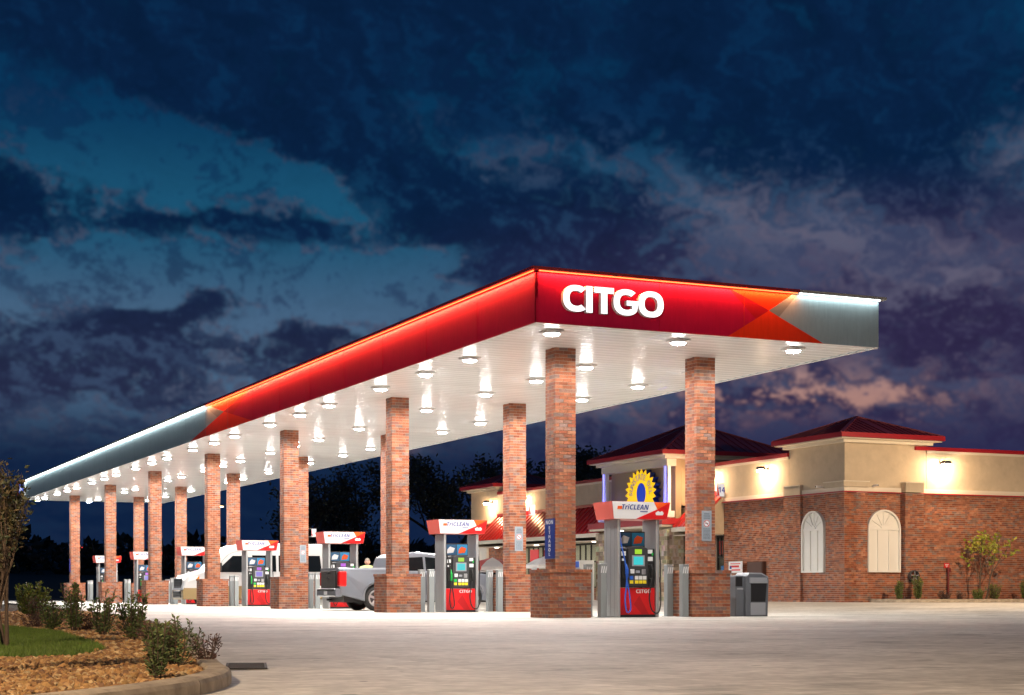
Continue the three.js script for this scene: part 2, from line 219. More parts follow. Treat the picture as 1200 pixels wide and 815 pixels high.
// ------------------------------------------------------------------ ground, forecourt slabs, kerbs
const groundY = (x) => 0.17 * sstep(10, 23, x) + 0.0;
{
  const g = new THREE.PlaneGeometry(5000, 5000, 1, 1).rotateX(-Math.PI / 2).translate(0, -0.06, 0);
  const m = part('ground', g, M.field, scene); m.userData.kind = 'structure'; taken.set('ground', 1);
  const f = structure('forecourt'), r = rng(5), J = 0.005;
  const sub = span(-38, 44, -0.055, -0.035, -84, 36); 
  part('sealant_bed', sub, M.joint, f);
  for (let i = 0; i < 12; i++) for (let k = 0; k < 22; k++) {            // cast concrete panels with sawn joints
    const x0 = -19.8 + i * 5.2 + J, x1 = x0 + 5.2 - 2 * J, z1 = 34 - k * 5.295 - J, z0 = z1 - 5.295 + 2 * J, cols = x1 > 10 ? 4 : 1, P = [], N = [], I = [], U = [];
    const e = (r() - 0.5) * 0.002;
    for (let a = 0; a <= cols; a++) for (const z of [z1, z0]) { const x = lerp(x0, x1, a / cols); P.push(x, groundY(x) + e, z); U.push(x, z); }
    for (let a = 0; a < cols; a++) { const q = a * 2; I.push(q, q + 2, q + 1, q + 1, q + 2, q + 3); }
    const top = P.length / 3;
    for (let a = 0; a <= cols; a++) for (const z of [z1, z0]) { const x = lerp(x0, x1, a / cols); P.push(x, groundY(x) + e, z, x, groundY(x) - 0.04, z); U.push(x, 0, x, 0.04); }
    for (let a = 0; a < cols; a++) { const q = top + a * 4; I.push(q, q + 1, q + 4, q + 1, q + 5, q + 4, q + 2, q + 6, q + 3, q + 3, q + 6, q + 7); }
    const g2 = new THREE.BufferGeometry(); g2.setAttribute('position', new THREE.Float32BufferAttribute(P, 3)); g2.setAttribute('uv', new THREE.Float32BufferAttribute(U, 2)); g2.setIndex(I); g2.computeVertexNormals(); g2.userData.uvDone = true;
    part('concrete_slab', g2, M.concrete[Math.floor(r() * 5)], f);
  }
}
// rounded kerb along a path of [x, z] points; the bed lies to the left of the path
function kerbAlong(parent, pts, h, w, base = 0) {
  const c = new THREE.CatmullRomCurve3(pts.map((p) => new THREE.Vector3(p[0], base, p[1])), false, 'centripetal'), len = c.getLength(), n = Math.max(1, Math.round(len / 1.6));
  const S = [[0, -0.05], [0, h * 0.62], [-0.012, h * 0.86], [-0.04, h], [-w + 0.02, h], [-w, h - 0.015], [-w, -0.05]];
  for (let s = 0; s < n; s++) {
    const P = [], I = [], K = 7, q = S.length;
    for (let a = 0; a <= K; a++) {
      const t = (s + (a / K) * 0.994 + 0.003) / n, p = c.getPointAt(t), d = c.getTangentAt(t), nx = -d.z, nz = d.x;
      for (const [o, y] of S) P.push(p.x - nx * o, p.y + y, p.z - nz * o);
    }
    for (let a = 0; a < K; a++) for (let j = 0; j < q - 1; j++) { const u = a * q + j; I.push(u, u + q, u + 1, u + 1, u + q, u + q + 1); }
    for (let j = 1; j < q - 1; j++) { I.push(0, j + 1, j); const e = K * q; I.push(e, e + j, e + j + 1); }
    const g = new THREE.BufferGeometry(); g.setAttribute('position', new THREE.Float32BufferAttribute(P, 3)); g.setIndex(I); const g3 = g.toNonIndexed(); g3.computeVertexNormals();
    part('kerb_stone', g3, M.kerb, parent);
  }
}
const BEDLINE = [[-4.46, -44], [-6.16, -20], [-7.56, -4], [-8.86, 6], [-9.86, 11.8], [-10.71, 15.4], [-11.21, 17.8], [-11.51, 19.2], [-11.69, 20.1], [-11.99, 20.9], [-12.46, 21.7], [-13.31, 22.7], [-14.81, 24], [-17.01, 25.4]];
const bedEdge = (off) => { const c = new THREE.CatmullRomCurve3(BEDLINE.map((p) => new THREE.Vector3(p[0], 0, p[1])), false, 'centripetal'), out = []; for (let i = 0; i <= 120; i++) { const p = c.getPointAt(i / 120), d = c.getTangentAt(i / 120); out.push([p.x - d.z * off, p.z + d.x * off]); } return out; };
{
  const k = structure('planting_bed_kerb'); kerbAlong(k, BEDLINE.map(([x, z]) => [x, z]), 0.1, 0.17);
  const s = poly([...bedEdge(0.09), [-40, 25.4], [-40, -44]]);
  const g = new THREE.ShapeGeometry(s, 4).rotateX(Math.PI / 2); g.translate(0, 0.05, 0); const p = g.attributes.position, nn = g.attributes.normal; for (let i = 0; i < nn.count; i++) nn.setXYZ(i, 0, 1, 0);
  const idx = g.index; for (let i = 0; i < idx.count; i += 3) { const a = idx.getX(i); idx.setX(i, idx.getX(i + 1)); idx.setX(i + 1, a); }
  const b = part('planting_bed', g, M.soil, scene); b.name = numbered('planting_bed'); b.userData.kind = 'structure';
}

// ------------------------------------------------------------------ canopy
const H = 6.12, CW = 8.565, CL = 72.63, XA = 2.166, XB = 5.848, Z0 = -3.268, DZ = 10.589, PUMPX = 4.005;
const islandZ = (i) => Z0 - i * DZ;
{
  const can = thing('canopy', 'long flat filling station canopy with red and silver lit fascia', 'canopy', [0, 0, 0]);
  // soffit boards, slightly bowed, running across the canopy
  const n = 207, w = CL / n, prof = [[-w / 2 + 0.004, 0.03], [-w / 2 + 0.004, 0.008], [-w / 2 + 0.016, 0.002], [-w / 4, -0.0052], [0, -0.0075], [w / 4, -0.0052], [w / 2 - 0.016, 0.002], [w / 2 - 0.004, 0.008], [w / 2 - 0.004, 0.03]];
  const P = [], I = []; for (const x of [0.02, CW - 0.02]) for (const [z, y] of prof) P.push(x, y, z);
  for (let j = 0; j < prof.length - 1; j++) I.push(j, j + 9, j + 1, j + 1, j + 9, j + 10);
  const bg = new THREE.BufferGeometry(); bg.setAttribute('position', new THREE.Float32BufferAttribute(P, 3)); bg.setIndex(I); bg.computeVertexNormals();
  const r = rng(9); const soffits = [0.98, 1, 1.03].map((k) => { const m = M.soffit.clone(); m.color.multiplyScalar(k); return m; });
  for (let i = 0; i < n; i++) part('soffit_board', bg, soffits[Math.floor(r() * 3)], can, { at: [0, H + (r() - 0.5) * 0.002, -(i + 0.5) * w], rot: [(r() - 0.5) * 0.008, 0, 0] });
  part('roof_deck', span(0.06, CW - 0.06, H + 0.04, H + 0.7, -CL + 0.06, -0.06), M.capGrey, can);
  const b = H - 0.015, t = 7.17;
  const faceZ = (pts, mat, name) => part(name, slab(pts, 0.05), mat, can, { at: [0, 0, -0.05] });                                         // near end, facing +z
  const faceX = (pts, mat, name) => part(name, slab(pts.map(([z, y]) => [-z, y]), 0.05), mat, can, { at: [0.05, 0, 0], rot: [0, -Math.PI / 2, 0] }); // long side, facing -x; shape x runs towards +z... see below
  const k = 1.2, N = { P1: [4.58, t], P2: [6.3, t], P3: [5.64, 6.74], P4: [5.3, 6.535], P5: [4.58, b], P6: [7.07, b], P7: [6.41, t], P8: [5.9, 6.62] };
  const face = (put, V, L) => {
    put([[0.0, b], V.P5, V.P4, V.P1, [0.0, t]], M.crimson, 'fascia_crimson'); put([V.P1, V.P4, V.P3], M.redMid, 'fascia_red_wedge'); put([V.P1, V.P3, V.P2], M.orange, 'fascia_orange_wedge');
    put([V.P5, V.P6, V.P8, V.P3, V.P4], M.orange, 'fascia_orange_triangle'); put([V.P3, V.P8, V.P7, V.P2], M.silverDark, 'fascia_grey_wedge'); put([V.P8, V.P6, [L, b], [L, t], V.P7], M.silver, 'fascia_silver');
  };
  face(faceZ, N, CW);
  const Q = { P1: [21.5, t], P2: [27.1, t], P3: [24.94, 6.74], P4: [23.8, 6.535], P5: [21.4, b], P6: [29.85, b], P7: [27.55, t], P8: [25.8, 6.62] };
  // long side: distances run from the near corner (0) to the far end
  const longFace = (pts, mat, name) => { const g = slab(pts.map(([d, y]) => [d, y]).reverse(), 0.05); g.rotateY(Math.PI / 2); g.translate(0.0, 0, 0); return part(name, g, mat, can); };
  face(longFace, Q, CL);
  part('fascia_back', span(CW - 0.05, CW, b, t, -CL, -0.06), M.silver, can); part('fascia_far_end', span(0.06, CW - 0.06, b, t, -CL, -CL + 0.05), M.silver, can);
  // coping with an overhang that hides the strip lamps
  const o = 0.13;
  part('coping_red', [span(-o, 6.36, t, t + 0.065, -0.3, o), span(-o, 0.3, t, t + 0.065, -27.3, -0.302)], M.capRed, can);
  part('coping_grey', [span(6.362, CW + o, t, t + 0.06, -0.3, o), span(-o, 0.3, t, t + 0.06, -CL - o, -27.302), span(CW - 0.3, CW + o, t, t + 0.06, -CL - o, -0.302), span(0.302, CW - 0.302, t, t + 0.06, -CL - o, -CL + 0.3)], M.capGrey, can);
  for (let d = 3.05; d < CL - 1; d += 3.05) part('panel_seam', span(-0.003, 0.01, b + 0.004, t, -d - 0.006, -d + 0.006), d < 24 ? M.redMid : M.silverDark, can);
  for (const d of [2.9, 5.0]) part('panel_seam', span(d - 0.004, d + 0.004, b + 0.004, t, -0.01, 0.002), d < 5 ? M.redMid : M.orange, can);
  // soffit trim at the bottom of the fascia
  part('drip_edge', [span(-0.012, 0.05, b - 0.012, b, -CL, 0), span(0.052, CW, b - 0.012, b, -0.05, 0.012), span(CW - 0.05, CW + 0.012, b - 0.012, b, -CL, -0.052)], M.whitePaint, can);
  // lit strips under the coping with area lights of the same size
  const strip = (name, g, mat, w2, h2, col, inten, at, rot) => { part(name, g, mat, can); const l = new THREE.RectAreaLight(col, inten, w2, h2); l.position.set(...at); l.rotation.set(...rot); can.add(l); };
  const ly = t - 0.03, red = new THREE.Color(1, 0.3, 0.1), wht = new THREE.Color(0.88, 1, 0.96), D = -Math.PI / 2;
  strip('led_strip_red', span(0.05, 6.34, t - 0.02, t - 0.002, 0.045, 0.07), M.stripRed, 6.3, 0.025, red, 240, [3.2, ly, 0.058], [D, 0, 0]);
  strip('led_strip_white', span(6.4, CW, t - 0.02, t - 0.002, 0.045, 0.07), M.stripWhite, 2.15, 0.025, wht, 46, [7.48, ly, 0.058], [D, 0, 0]);
  strip('led_strip_red', span(-0.07, -0.045, t - 0.02, t - 0.002, -27.2, 0.0), M.stripRed, 0.025, 27.2, red, 240, [-0.058, ly, -13.6], [D, 0, 0]);
  strip('led_strip_white', span(-0.07, -0.045, t - 0.02, t - 0.002, -CL, -27.4), M.stripWhite, 0.025, CL - 27.4, wht, 46, [-0.058, ly, -(CL + 27.4) / 2], [D, 0, 0]);
}
// lit letters on the near end of the fascia
{
  const sign = thing('illuminated_letters', 'white internally lit capital letters on the red end of the canopy fascia', 'sign', [0.56, 6.365, 0.0]);
  const h = 0.545, S = (w) => { const s = new THREE.Shape(); return s; };
  const sup = (cx, cy, rx, ry, a0, a1, n, e = 2.35) => Array.from({ length: n + 1 }, (_, i) => { const a = lerp(a0, a1, i / n), c = Math.cos(a), s = Math.sin(a); return [cx + rx * Math.sign(c) * Math.abs(c) ** (2 / e), cy + ry * Math.sign(s) * Math.abs(s) ** (2 / e)]; });
  const letters = [];
  const th = 0.14;
  { const cx = 0.3, rx = 0.3, ry = h / 2, a = 0.82; letters.push([0, poly([...sup(cx, ry, rx, ry, a, 2 * Math.PI - a, 30), ...sup(cx, ry, rx - th, ry - 0.115, 2 * Math.PI - a * 1.05, a * 1.05, 30)])]); }
  letters.push([0.53, poly([[0, 0], [0.145, 0], [0.145, h], [0, h]])]);
  letters.push([0.72, poly([[0.155, 0], [0.3, 0], [0.3, h - 0.12], [0.455, h - 0.12], [0.455, h], [0, h], [0, h - 0.12], [0.155, h - 0.12]])]);
  { const cx = 0.3, rx = 0.3, ry = h / 2, a = 0.82; letters.push([1.17, poly([...sup(cx, ry, rx, ry, a, 2 * Math.PI - 0.62, 28), [0.585, 0.31], [0.31, 0.31], [0.31, 0.21], [0.44, 0.21], [0.44, 0.135], ...sup(cx, ry, rx - th, ry - 0.115, 2 * Math.PI - 1.05, a * 1.05, 28)])]); }
  { const s = poly(sup(0.3, h / 2, 0.3, h / 2, 0, 2 * Math.PI, 36)); const hole = poly(sup(0.3, h / 2, 0.3 - th, h / 2 - 0.115, 2 * Math.PI, 0, 36)); s.holes.push(hole); letters.push([1.76, s]); }
  for (const [x, s] of letters) {
    const l = part('letter_return', slab(s, 0.1), M.signWhite, sign, { at: [x, 0, 0.03] });
    part('letter_face', slab(s, 0.006), M.letterLit, l, { at: [0, 0, 0.102] });
  }
  const rl = new THREE.RectAreaLight(new THREE.Color(0.93, 0.98, 1), 0.6, 2.3, 0.5); rl.position.set(1.18, h / 2, 0.16); rl.rotation.y = Math.PI; sign.add(rl);
}
// small lit emblem box at the far end of the long fascia
{
  const s = thing('fascia_emblem', 'small blue and white lit emblem box with a red fin at the far canopy corner', 'sign', [-0.14, 6.25, -CL + 0.1]);
  part('fin', span(-0.1, 0.06, -0.05, 1.0, -0.25, -0.05), M.signRed, s);
  part('box', rbox(0.12, 0.9, 2.2, 0.02, 0, 0.45, 1.2), M.signWhite, s);
  part('lit_sign_face', span(-0.075, -0.062, 0.12, 0.78, 0.35, 2.05), glow(0.02, 0.09, 0.8, 0.9), s);
  part('lit_sign_mark', [span(-0.086, -0.077, 0.34, 0.58, 0.6, 0.9), span(-0.086, -0.077, 0.3, 0.6, 1.1, 1.25), span(-0.086, -0.077, 0.34, 0.58, 1.45, 1.75)], glow(0.8, 0.85, 1, 0.8), s);
}
// downlights: three rows, three to a bay
{
  const proto = thing('canopy_light', '', 'ceiling light', [0, 0, 0], 0, 'downlights under the canopy'); scene.remove(proto); taken.set('canopy_light', 0);
  part('housing', [rbox(0.4, 0.03, 0.4, 0.012, 0, -0.018, 0), cyl(0.17, 0.19, 0.04, 0, -0.052, 0, 28)], M.whitePaint, proto);
  part('lamp_lens', new THREE.LatheGeometry([[0.001, -0.108], [0.11, -0.105], [0.145, -0.095], [0.155, -0.07]].map((p) => new THREE.Vector2(...p)), 28), M.lens, proto);
  const rows = [[0.8, 'along the long lit fascia'], [3.88, 'down the middle of the soffit'], [6.88, 'along the store side edge']], zs = [];
  for (let b = 0; b < 7; b++) for (const d of [0.9, 5.34, 8.2]) zs.push(-d - b * DZ);
  for (const [x, where] of rows) zs.forEach((z, i) => {
    if (z < -CL + 0.4) return;
    const c = proto.clone(); c.name = numbered('canopy_light'); c.userData = { label: `${ORD[i]} downlight from the lettered end in the row ${where}`, category: 'ceiling light', group: 'downlights under the canopy' };
    c.position.set(x, H - 0.005, z); scene.add(c);
    const l = new THREE.SpotLight(0xfff8f0, 40, 0, 1.55, 0.12, 2); l.position.set(x, H - 0.13, z); l.target.position.set(x, 0, z); l.castShadow = true; l.shadow.radius = 6; scene.add(l, l.target);
  });
}

// ------------------------------------------------------------------ brick columns
const COURSE = 1.1 / 14, BL = 0.208, BD = 0.1;
function columnBricks(w, y0, rows, r, out, proud) {                     // out(x0,x1,y0,y1,z0,z1,face)
  for (let k = 0; k < rows; k++) {
    const a = y0 + k * COURSE + 0.005, b = a + COURSE - 0.01, odd = (k + (w < 0.6 ? 0 : 1)) % 2, e = proud && k === rows - 1 ? 0.02 : 0, h = w / 2 + e;
    const run = (lo, hi, f) => { let p = lo - (odd ? BL / 2 : 0); while (p < hi - 0.03) { const s = Math.max(lo, p), t = Math.min(hi, p + BL); if (t - s > 0.03) f(s + 0.005, t - 0.005); p += BL; } };
    const j = () => (r() - 0.5) * 0.004;
    run(-h, h, (s, t) => out(s, t, a, b, h - BD, h + j(), '+z')); run(-h, h, (s, t) => out(s, t, a, b, -h - j(), -h + BD, '-z'));
    run(-h + BD, h - BD, (s, t) => out(-h - j(), -h + BD, a, b, s, t, '-x')); run(-h + BD, h - BD, (s, t) => out(h - BD, h + j(), a, b, s, t, '+x'));
  }
}
const brickTones = BRICKS.map((c) => { const m = std(c[0] * 1.1, c[1] * 1.1, c[2] * 1.1, 0.86, 0, { map: mottle2, bumpMap: grainBump, bumpScale: 0.004 }); return m; });
function column(i, row) {
  const x = row ? XB : XA, z = islandZ(i), seed = rng(100 + i * 2 + row);
  const who = `square brick column on a wide brick pier, ${row ? 'store side' : 'long fascia side'} of the ${ORD[i]} pump from the lettered canopy end`;
  const c = thing('brick_column', who, 'column', [x, 0, z], 0, 'brick columns carrying the canopy');
  part('mortar_core', [span(-0.508, 0.508, 0, 1.096, -0.508, 0.508), span(-0.248, 0.248, 1.097, H, -0.248, 0.248)], M.mortar, c);
  const single = i === 0, bx = new Boxes(); let count = 0; const shapes = new Map();
  const out = (x0, x1, y0, y1, z0, z1, f) => {
    if (single && (f === '+z' || f === '-x') && count < 298) {
      count++; const key = [x1 - x0, y1 - y0, z1 - z0].map((v) => v.toFixed(2)).join(); if (!shapes.has(key)) shapes.set(key, box(x1 - x0, y1 - y0, z1 - z0));
      part('brick', shapes.get(key), brickTones[Math.floor(seed() * brickTones.length)], c, { at: [(x0 + x1) / 2, (y0 + y1) / 2, (z0 + z1) / 2] });
    } else bx.add(x0, x1, y0, y1, z0, z1, brickTone(seed));
  };
  columnBricks(1.04, 0, 14, seed, out, true); columnBricks(0.52, 1.1, 64, seed, out, false);
  part('brickwork', bx.geometry(), M.brick, c, { stuff: true });
  return c;
}
for (let i = 0; i < 7; i++) { column(i, 0); column(i, 1); }

// ------------------------------------------------------------------ fuel dispensers
const GLOWS = { lime: glow(0.45, 0.85, 0.02, 0.8, 0.03), cyan: glow(0.02, 0.7, 0.75, 0.8, 0.03), violet: glow(0.6, 0.1, 0.85, 0.8, 0.03), lilac: glow(0.25, 0.2, 0.75, 0.8, 0.03) };
function hoseWithNozzle(p, side, mat, hoseMat) {                          // side -1 left, 1 right; nozzle in its boot, hose up to the frame and looping down
  const x = side * 0.33, z = 0.33;
  const n = part('nozzle', [tube([[x, 1.22, z], [x, 1.12, z + 0.06], [x, 1.02, z + 0.07]], 0.026, 8, 8), rbox(0.05, 0.14, 0.1, 0.018, x, 1.06, z + 0.05), tube([[x, 1.0, z + 0.1], [x, 0.93, z + 0.1], [x, 0.9, z + 0.04]], 0.011, 8, 6), cyl(0.03, 0.024, 0.1, x, 0.95, z + 0.055, 12)], mat, p);
  const e = side < 0 ? -0.02 : 0.19;
  part('hose', side < 0 ? tube([[x, 0.92, z + 0.055], [x - 0.02, 0.7, z + 0.06], [x - 0.06, 0.35, z + 0.08], [x - 0.01, 0.11, z + 0.1], [x + 0.07, 0.16, z + 0.09], [x + 0.06, 0.5, z + 0.07], [x + 0.0, 0.86, z + 0.05], [x - 0.04, 1.3, z + 0.03], [-0.45, 1.75, 0.3], [-0.47, 2.05, 0.29]], 0.017, 60, 7)
    : tube([[x, 0.92, z + 0.055], [x - 0.05, 0.7, z + 0.07], [x - 0.09, 0.4, z + 0.09], [x - 0.02, 0.14, z + 0.12], [x + 0.12, 0.1, z + 0.11], [x + 0.22, 0.3, z + 0.06], [x + 0.23, 0.8, z + 0.02], [x + 0.25, 1.3, z - 0.01], [0.53, 1.75, 0.3], [0.49, 2.08, 0.29]], 0.017, 60, 7), hoseMat, p);
  return n;
}
function makePump() {
  const p = thing('fuel_dispenser', '', 'fuel pump', [0, 0, 0], 0, 'fuel pumps between the brick columns'); scene.remove(p); taken.set('fuel_dispenser', 0);
  for (const s of [-1, 1]) { const sp = part('side_panel', rbox(0.085, 2.26, 0.68, 0.03, s * 0.507, 1.13, 0), M.steel, p); for (const z of [-0.2, 0, 0.2]) part('rib', span(s * 0.55 - 0.004, s * 0.55 + 0.004, 0.04, 2.1, z - 0.005, z + 0.005), M.bollard, sp); }
  part('plinth', span(-0.5, 0.5, 0, 0.06, -0.29, 0.29), M.black, p);
  const red = part('lower_cabinet', rbox(0.925, 0.62, 0.56, 0.012, 0, 0.37, 0), M.pumpRed, p);
  part('panel_facet', slab([[-0.46, 0.07], [-0.2, 0.07], [-0.34, 0.42]], 0.002), M.pumpRedDark, red, { at: [0, 0, 0.281] }); part('panel_facet', slab([[-0.1, 0.3], [0.12, 0.07], [0.3, 0.07], [0.05, 0.5]], 0.002), M.pumpRedDark, red, { at: [0, 0, 0.281] });
  const tg = textGeo('CITGO', 0.085, 0.003); tg.scale(1.12, 1, 1); part('lettering', tg, M.signWhite, red, { at: [0.16, 0.56, 0.2815] });
  part('head', rbox(0.925, 0.9, 0.54, 0.02, 0, 1.14, 0), M.black, p);
  const arch = new THREE.Shape(); arch.moveTo(-0.25, 0.72); arch.lineTo(0.25, 0.72); arch.lineTo(0.24, 1.58); arch.quadraticCurveTo(0, 1.69, -0.24, 1.58); arch.closePath();
  const con = part('console', slab(arch, 0.62, 0.012), M.darkMetal, p, { at: [0, 0, -0.31] });
  const F = 0.325; 
  part('price_screen', span(-0.09, 0.09, 1.46, 1.57, F, F + 0.008), GLOWS.lime, con, { at: [0, 0, 0.31] });
  part('display_screen', span(-0.125, 0.125, 1.21, 1.4, F, F + 0.008), GLOWS.cyan, con, { at: [0, 0, 0.31] }); part('screen_bezel', span(-0.165, 0.165, 1.18, 1.43, F - 0.006, F + 0.004), M.plasticLight, con, { at: [0, 0, 0.31] });
  part('card_reader', rbox(0.1, 0.1, 0.05, 0.012, -0.16, 1.06, F), M.label, con, { at: [0, 0, 0.31] }); part('receipt_slot', rbox(0.1, 0.06, 0.04, 0.01, -0.02, 1.05, F), M.plasticLight, con, { at: [0, 0, 0.31] }); part('keypad', rbox(0.1, 0.12, 0.03, 0.01, 0.14, 1.05, F), M.alloy, con, { at: [0, 0, 0.31] });
  for (let k = 0; k < 4; k++) { const x = -0.18 + k * 0.105 + (k ? 0.03 : 0); part('price_window', span(x - 0.045, x + 0.045, 0.87, 0.955, F, F + 0.006), k ? M.label : M.signWhite, con, { at: [0, 0, 0.31] }); part('grade_button', rbox(0.09, 0.075, 0.02, 0.008, x, 0.815, F + 0.002), M.yellow, con, { at: [0, 0, 0.31] }); }
  for (const [x, y, w, h] of [[-0.36, 1.47, 0.12, 0.1], [0.34, 1.52, 0.12, 0.09], [0.345, 1.35, 0.13, 0.1], [-0.36, 1.33, 0.08, 0.05]]) part('sticker', span(x - w / 2, x + w / 2, y - h / 2, y + h / 2, 0.271, 0.275), M.label, p);
  part('sticker', span(0.38, 0.42, 1.43, 1.49, 0.2755, 0.278), M.green, p);
  for (const s of [-1, 1]) part('nozzle_boot', rbox(0.13, 0.34, 0.07, 0.02, s * 0.34, 1.06, 0.28), M.rubber, p);
  hoseWithNozzle(p, -1, M.green, M.rubber); hoseWithNozzle(p, 1, M.rubber, M.rubber);
  const top = part('topper', rbox(0.74, 0.36, 0.06, 0.01, -0.02, 1.81, -0.02), M.darkMetal, p);
  for (const [x, c] of [[-0.2, [0.02, 0.1, 0.22]], [0.16, [0.02, 0.24, 0.5]]]) { const q = part('advert_panel', span(x - 0.165, x + 0.165, 1.66, 1.96, 0.012, 0.02), std(...c, 0.4), top); part('advert_print', [slab([[x - 0.12, 1.7], [x + 0.08, 1.72], [x + 0.13, 1.85], [x - 0.02, 1.9], [x - 0.1, 1.82]], 0.003).translate(0, 0, 0.021)], x < 0 ? M.label : M.pumpOrange, q); }
  // crown: an upside down wedge with a printed front
  const V = []; for (const [y, hx, hz] of [[2.26, 0.7, 0.42], [2.66, 0.765, 0.47]]) for (const sx of [-1, 1]) for (const sz of [-1, 1]) V.push(new THREE.Vector3(sx * hx, y, sz * hz));
  const crown = part('crown', new ConvexGeometry(V), M.pumpSalmon, p), tilt = Math.atan(0.05 / 0.4), L = Math.hypot(0.05, 0.4);
  for (const s of [1, -1]) {
    const f = new THREE.Group(), q = (name, pts, mat, d) => part(name, slab(pts, 0.003), mat, crown, { at: [0, 2.26, s * (0.42 + d)], rot: [tilt, s > 0 ? 0 : Math.PI, 0].map((v, i) => (i ? v : s > 0 ? v : -v)) });
    q('crown_face', [[-0.69, 0.004], [0.69, 0.004], [0.757, L - 0.004], [-0.757, L - 0.004]], M.signWhite, 0.002);
    if (s > 0) {
      q('crown_red', [[-0.12, 0.006], [0.69, 0.006], [0.755, L - 0.005], [0.43, 0.235]], M.pumpRed, 0.006); q('crown_orange', [[0.43, 0.237], [0.755, L - 0.005], [0.33, L - 0.005]], M.pumpOrange, 0.006);
      const put = (name, g, x, y, mat, d = 0.009) => part(name, g, mat, crown, { at: [x, 2.26 + y * Math.cos(tilt) , 0.42 + d + y * Math.sin(tilt)], rot: [tilt, 0, 0] });
      const word = textGeo('TriCLEAN', 0.115, 0.002); word.applyMatrix4(new THREE.Matrix4().makeShear(0, 0, 0.18, 0, 0, 0)); put('crown_lettering', word, -0.17, 0.22, M.blueInk);
      put('crown_mark', slab([[-0.62, 0], [-0.5, 0], [-0.49, 0.07], [-0.61, 0.07]], 0.002), 0, 0.225, M.pumpOrange); put('crown_underline', slab([[-0.07, 0], [0.12, 0], [0.125, 0.02], [-0.065, 0.02]], 0.002), 0.05, 0.165, M.blueInk);
      put('crown_emblem', slab([[0.4, 0.0], [0.58, 0], [0.6, 0.05], [0.55, 0.1], [0.5, 0.07], [0.45, 0.1], [0.38, 0.05]], 0.002), 0, 0.1, M.signWhite, 0.011);
    }
  }
  return p;
}
const pumpProto = makePump();
const pumpNotes = ['a blue nozzle, nearest to the canopy lettering', 'a green nozzle, right of the pickup cab', 'violet screen, behind the grey pickup', 'lilac screen, in front of the white van', 'silver sides, just behind the nose of the white van', 'silver sides, sixth from the lettered canopy end', 'silver sides, farthest from the lettered canopy end'];
for (let i = 0; i < 7; i++) {
  const p = pumpProto.clone(); p.name = numbered('fuel_dispenser'); p.position.set(PUMPX, 0, islandZ(i)); p.userData = { label: 'red and black fuel pump with ' + pumpNotes[i], category: 'fuel pump', group: 'fuel pumps between the brick columns' };
  const noz = p.children.filter((c) => c.name === 'nozzle'), hose = p.children.filter((c) => c.name === 'hose'), con = p.children.find((c) => c.name === 'console');
  if (i === 0) { noz[0].material = M.blueHose; hose[0].material = M.blueHose; con.children.filter((c) => c.name === 'grade_button' || c.name === 'price_window').forEach((c, k) => { if (k < 2) c.material = k ? M.yellow : M.blueHose; }); }
  if (i > 0) con.children.filter((c) => c.name === 'grade_button' || c.name === 'price_window').forEach((c, k) => { if (k === 0) c.material = M.green; });
  if (i >= 2) for (const c of con.children) { if (c.name === 'price_screen') c.material = GLOWS.violet; if (c.name === 'display_screen') c.material = GLOWS.lilac; }
  scene.add(p);
}
// ------------------------------------------------------------------ bollards
{
  const b0 = thing('bollard', '', 'bollard'); scene.remove(b0); taken.set('bollard', 0);
  part('post', rbox(0.165, 1.22, 0.165, 0.012, 0, 0.61, 0), M.bollard, b0); part('cap', rbox(0.172, 0.02, 0.172, 0.008, 0, 1.222, 0), M.steel, b0); part('base_plate', rbox(0.24, 0.012, 0.24, 0.004, 0, 0.006, 0), M.steel, b0);
  for (let k = 0; k < 3; k++) part('reflective_stripe', slab([[-0.08 + k * 0.055, 1.02], [-0.055 + k * 0.055, 1.02], [-0.03 + k * 0.055, 1.17], [-0.055 + k * 0.055, 1.17]], 0.002), M.label, b0, { at: [0, 0, 0.083] });
  for (let i = 0; i < 7; i++) for (const [x, side] of [[3.05, 'long fascia side'], [5.2, 'store side']]) for (const dz of [0.36, -0.36]) {
    const b = b0.clone(); b.name = numbered('bollard'); b.position.set(x, 0, islandZ(i) + dz);
    b.userData = { label: `grey steel bollard, ${dz > 0 ? 'nearer' : 'farther'} of the two on the ${side} of the ${ORD[i]} pump`, category: 'bollard', group: 'bollards guarding the pumps' }; scene.add(b);
  }
}
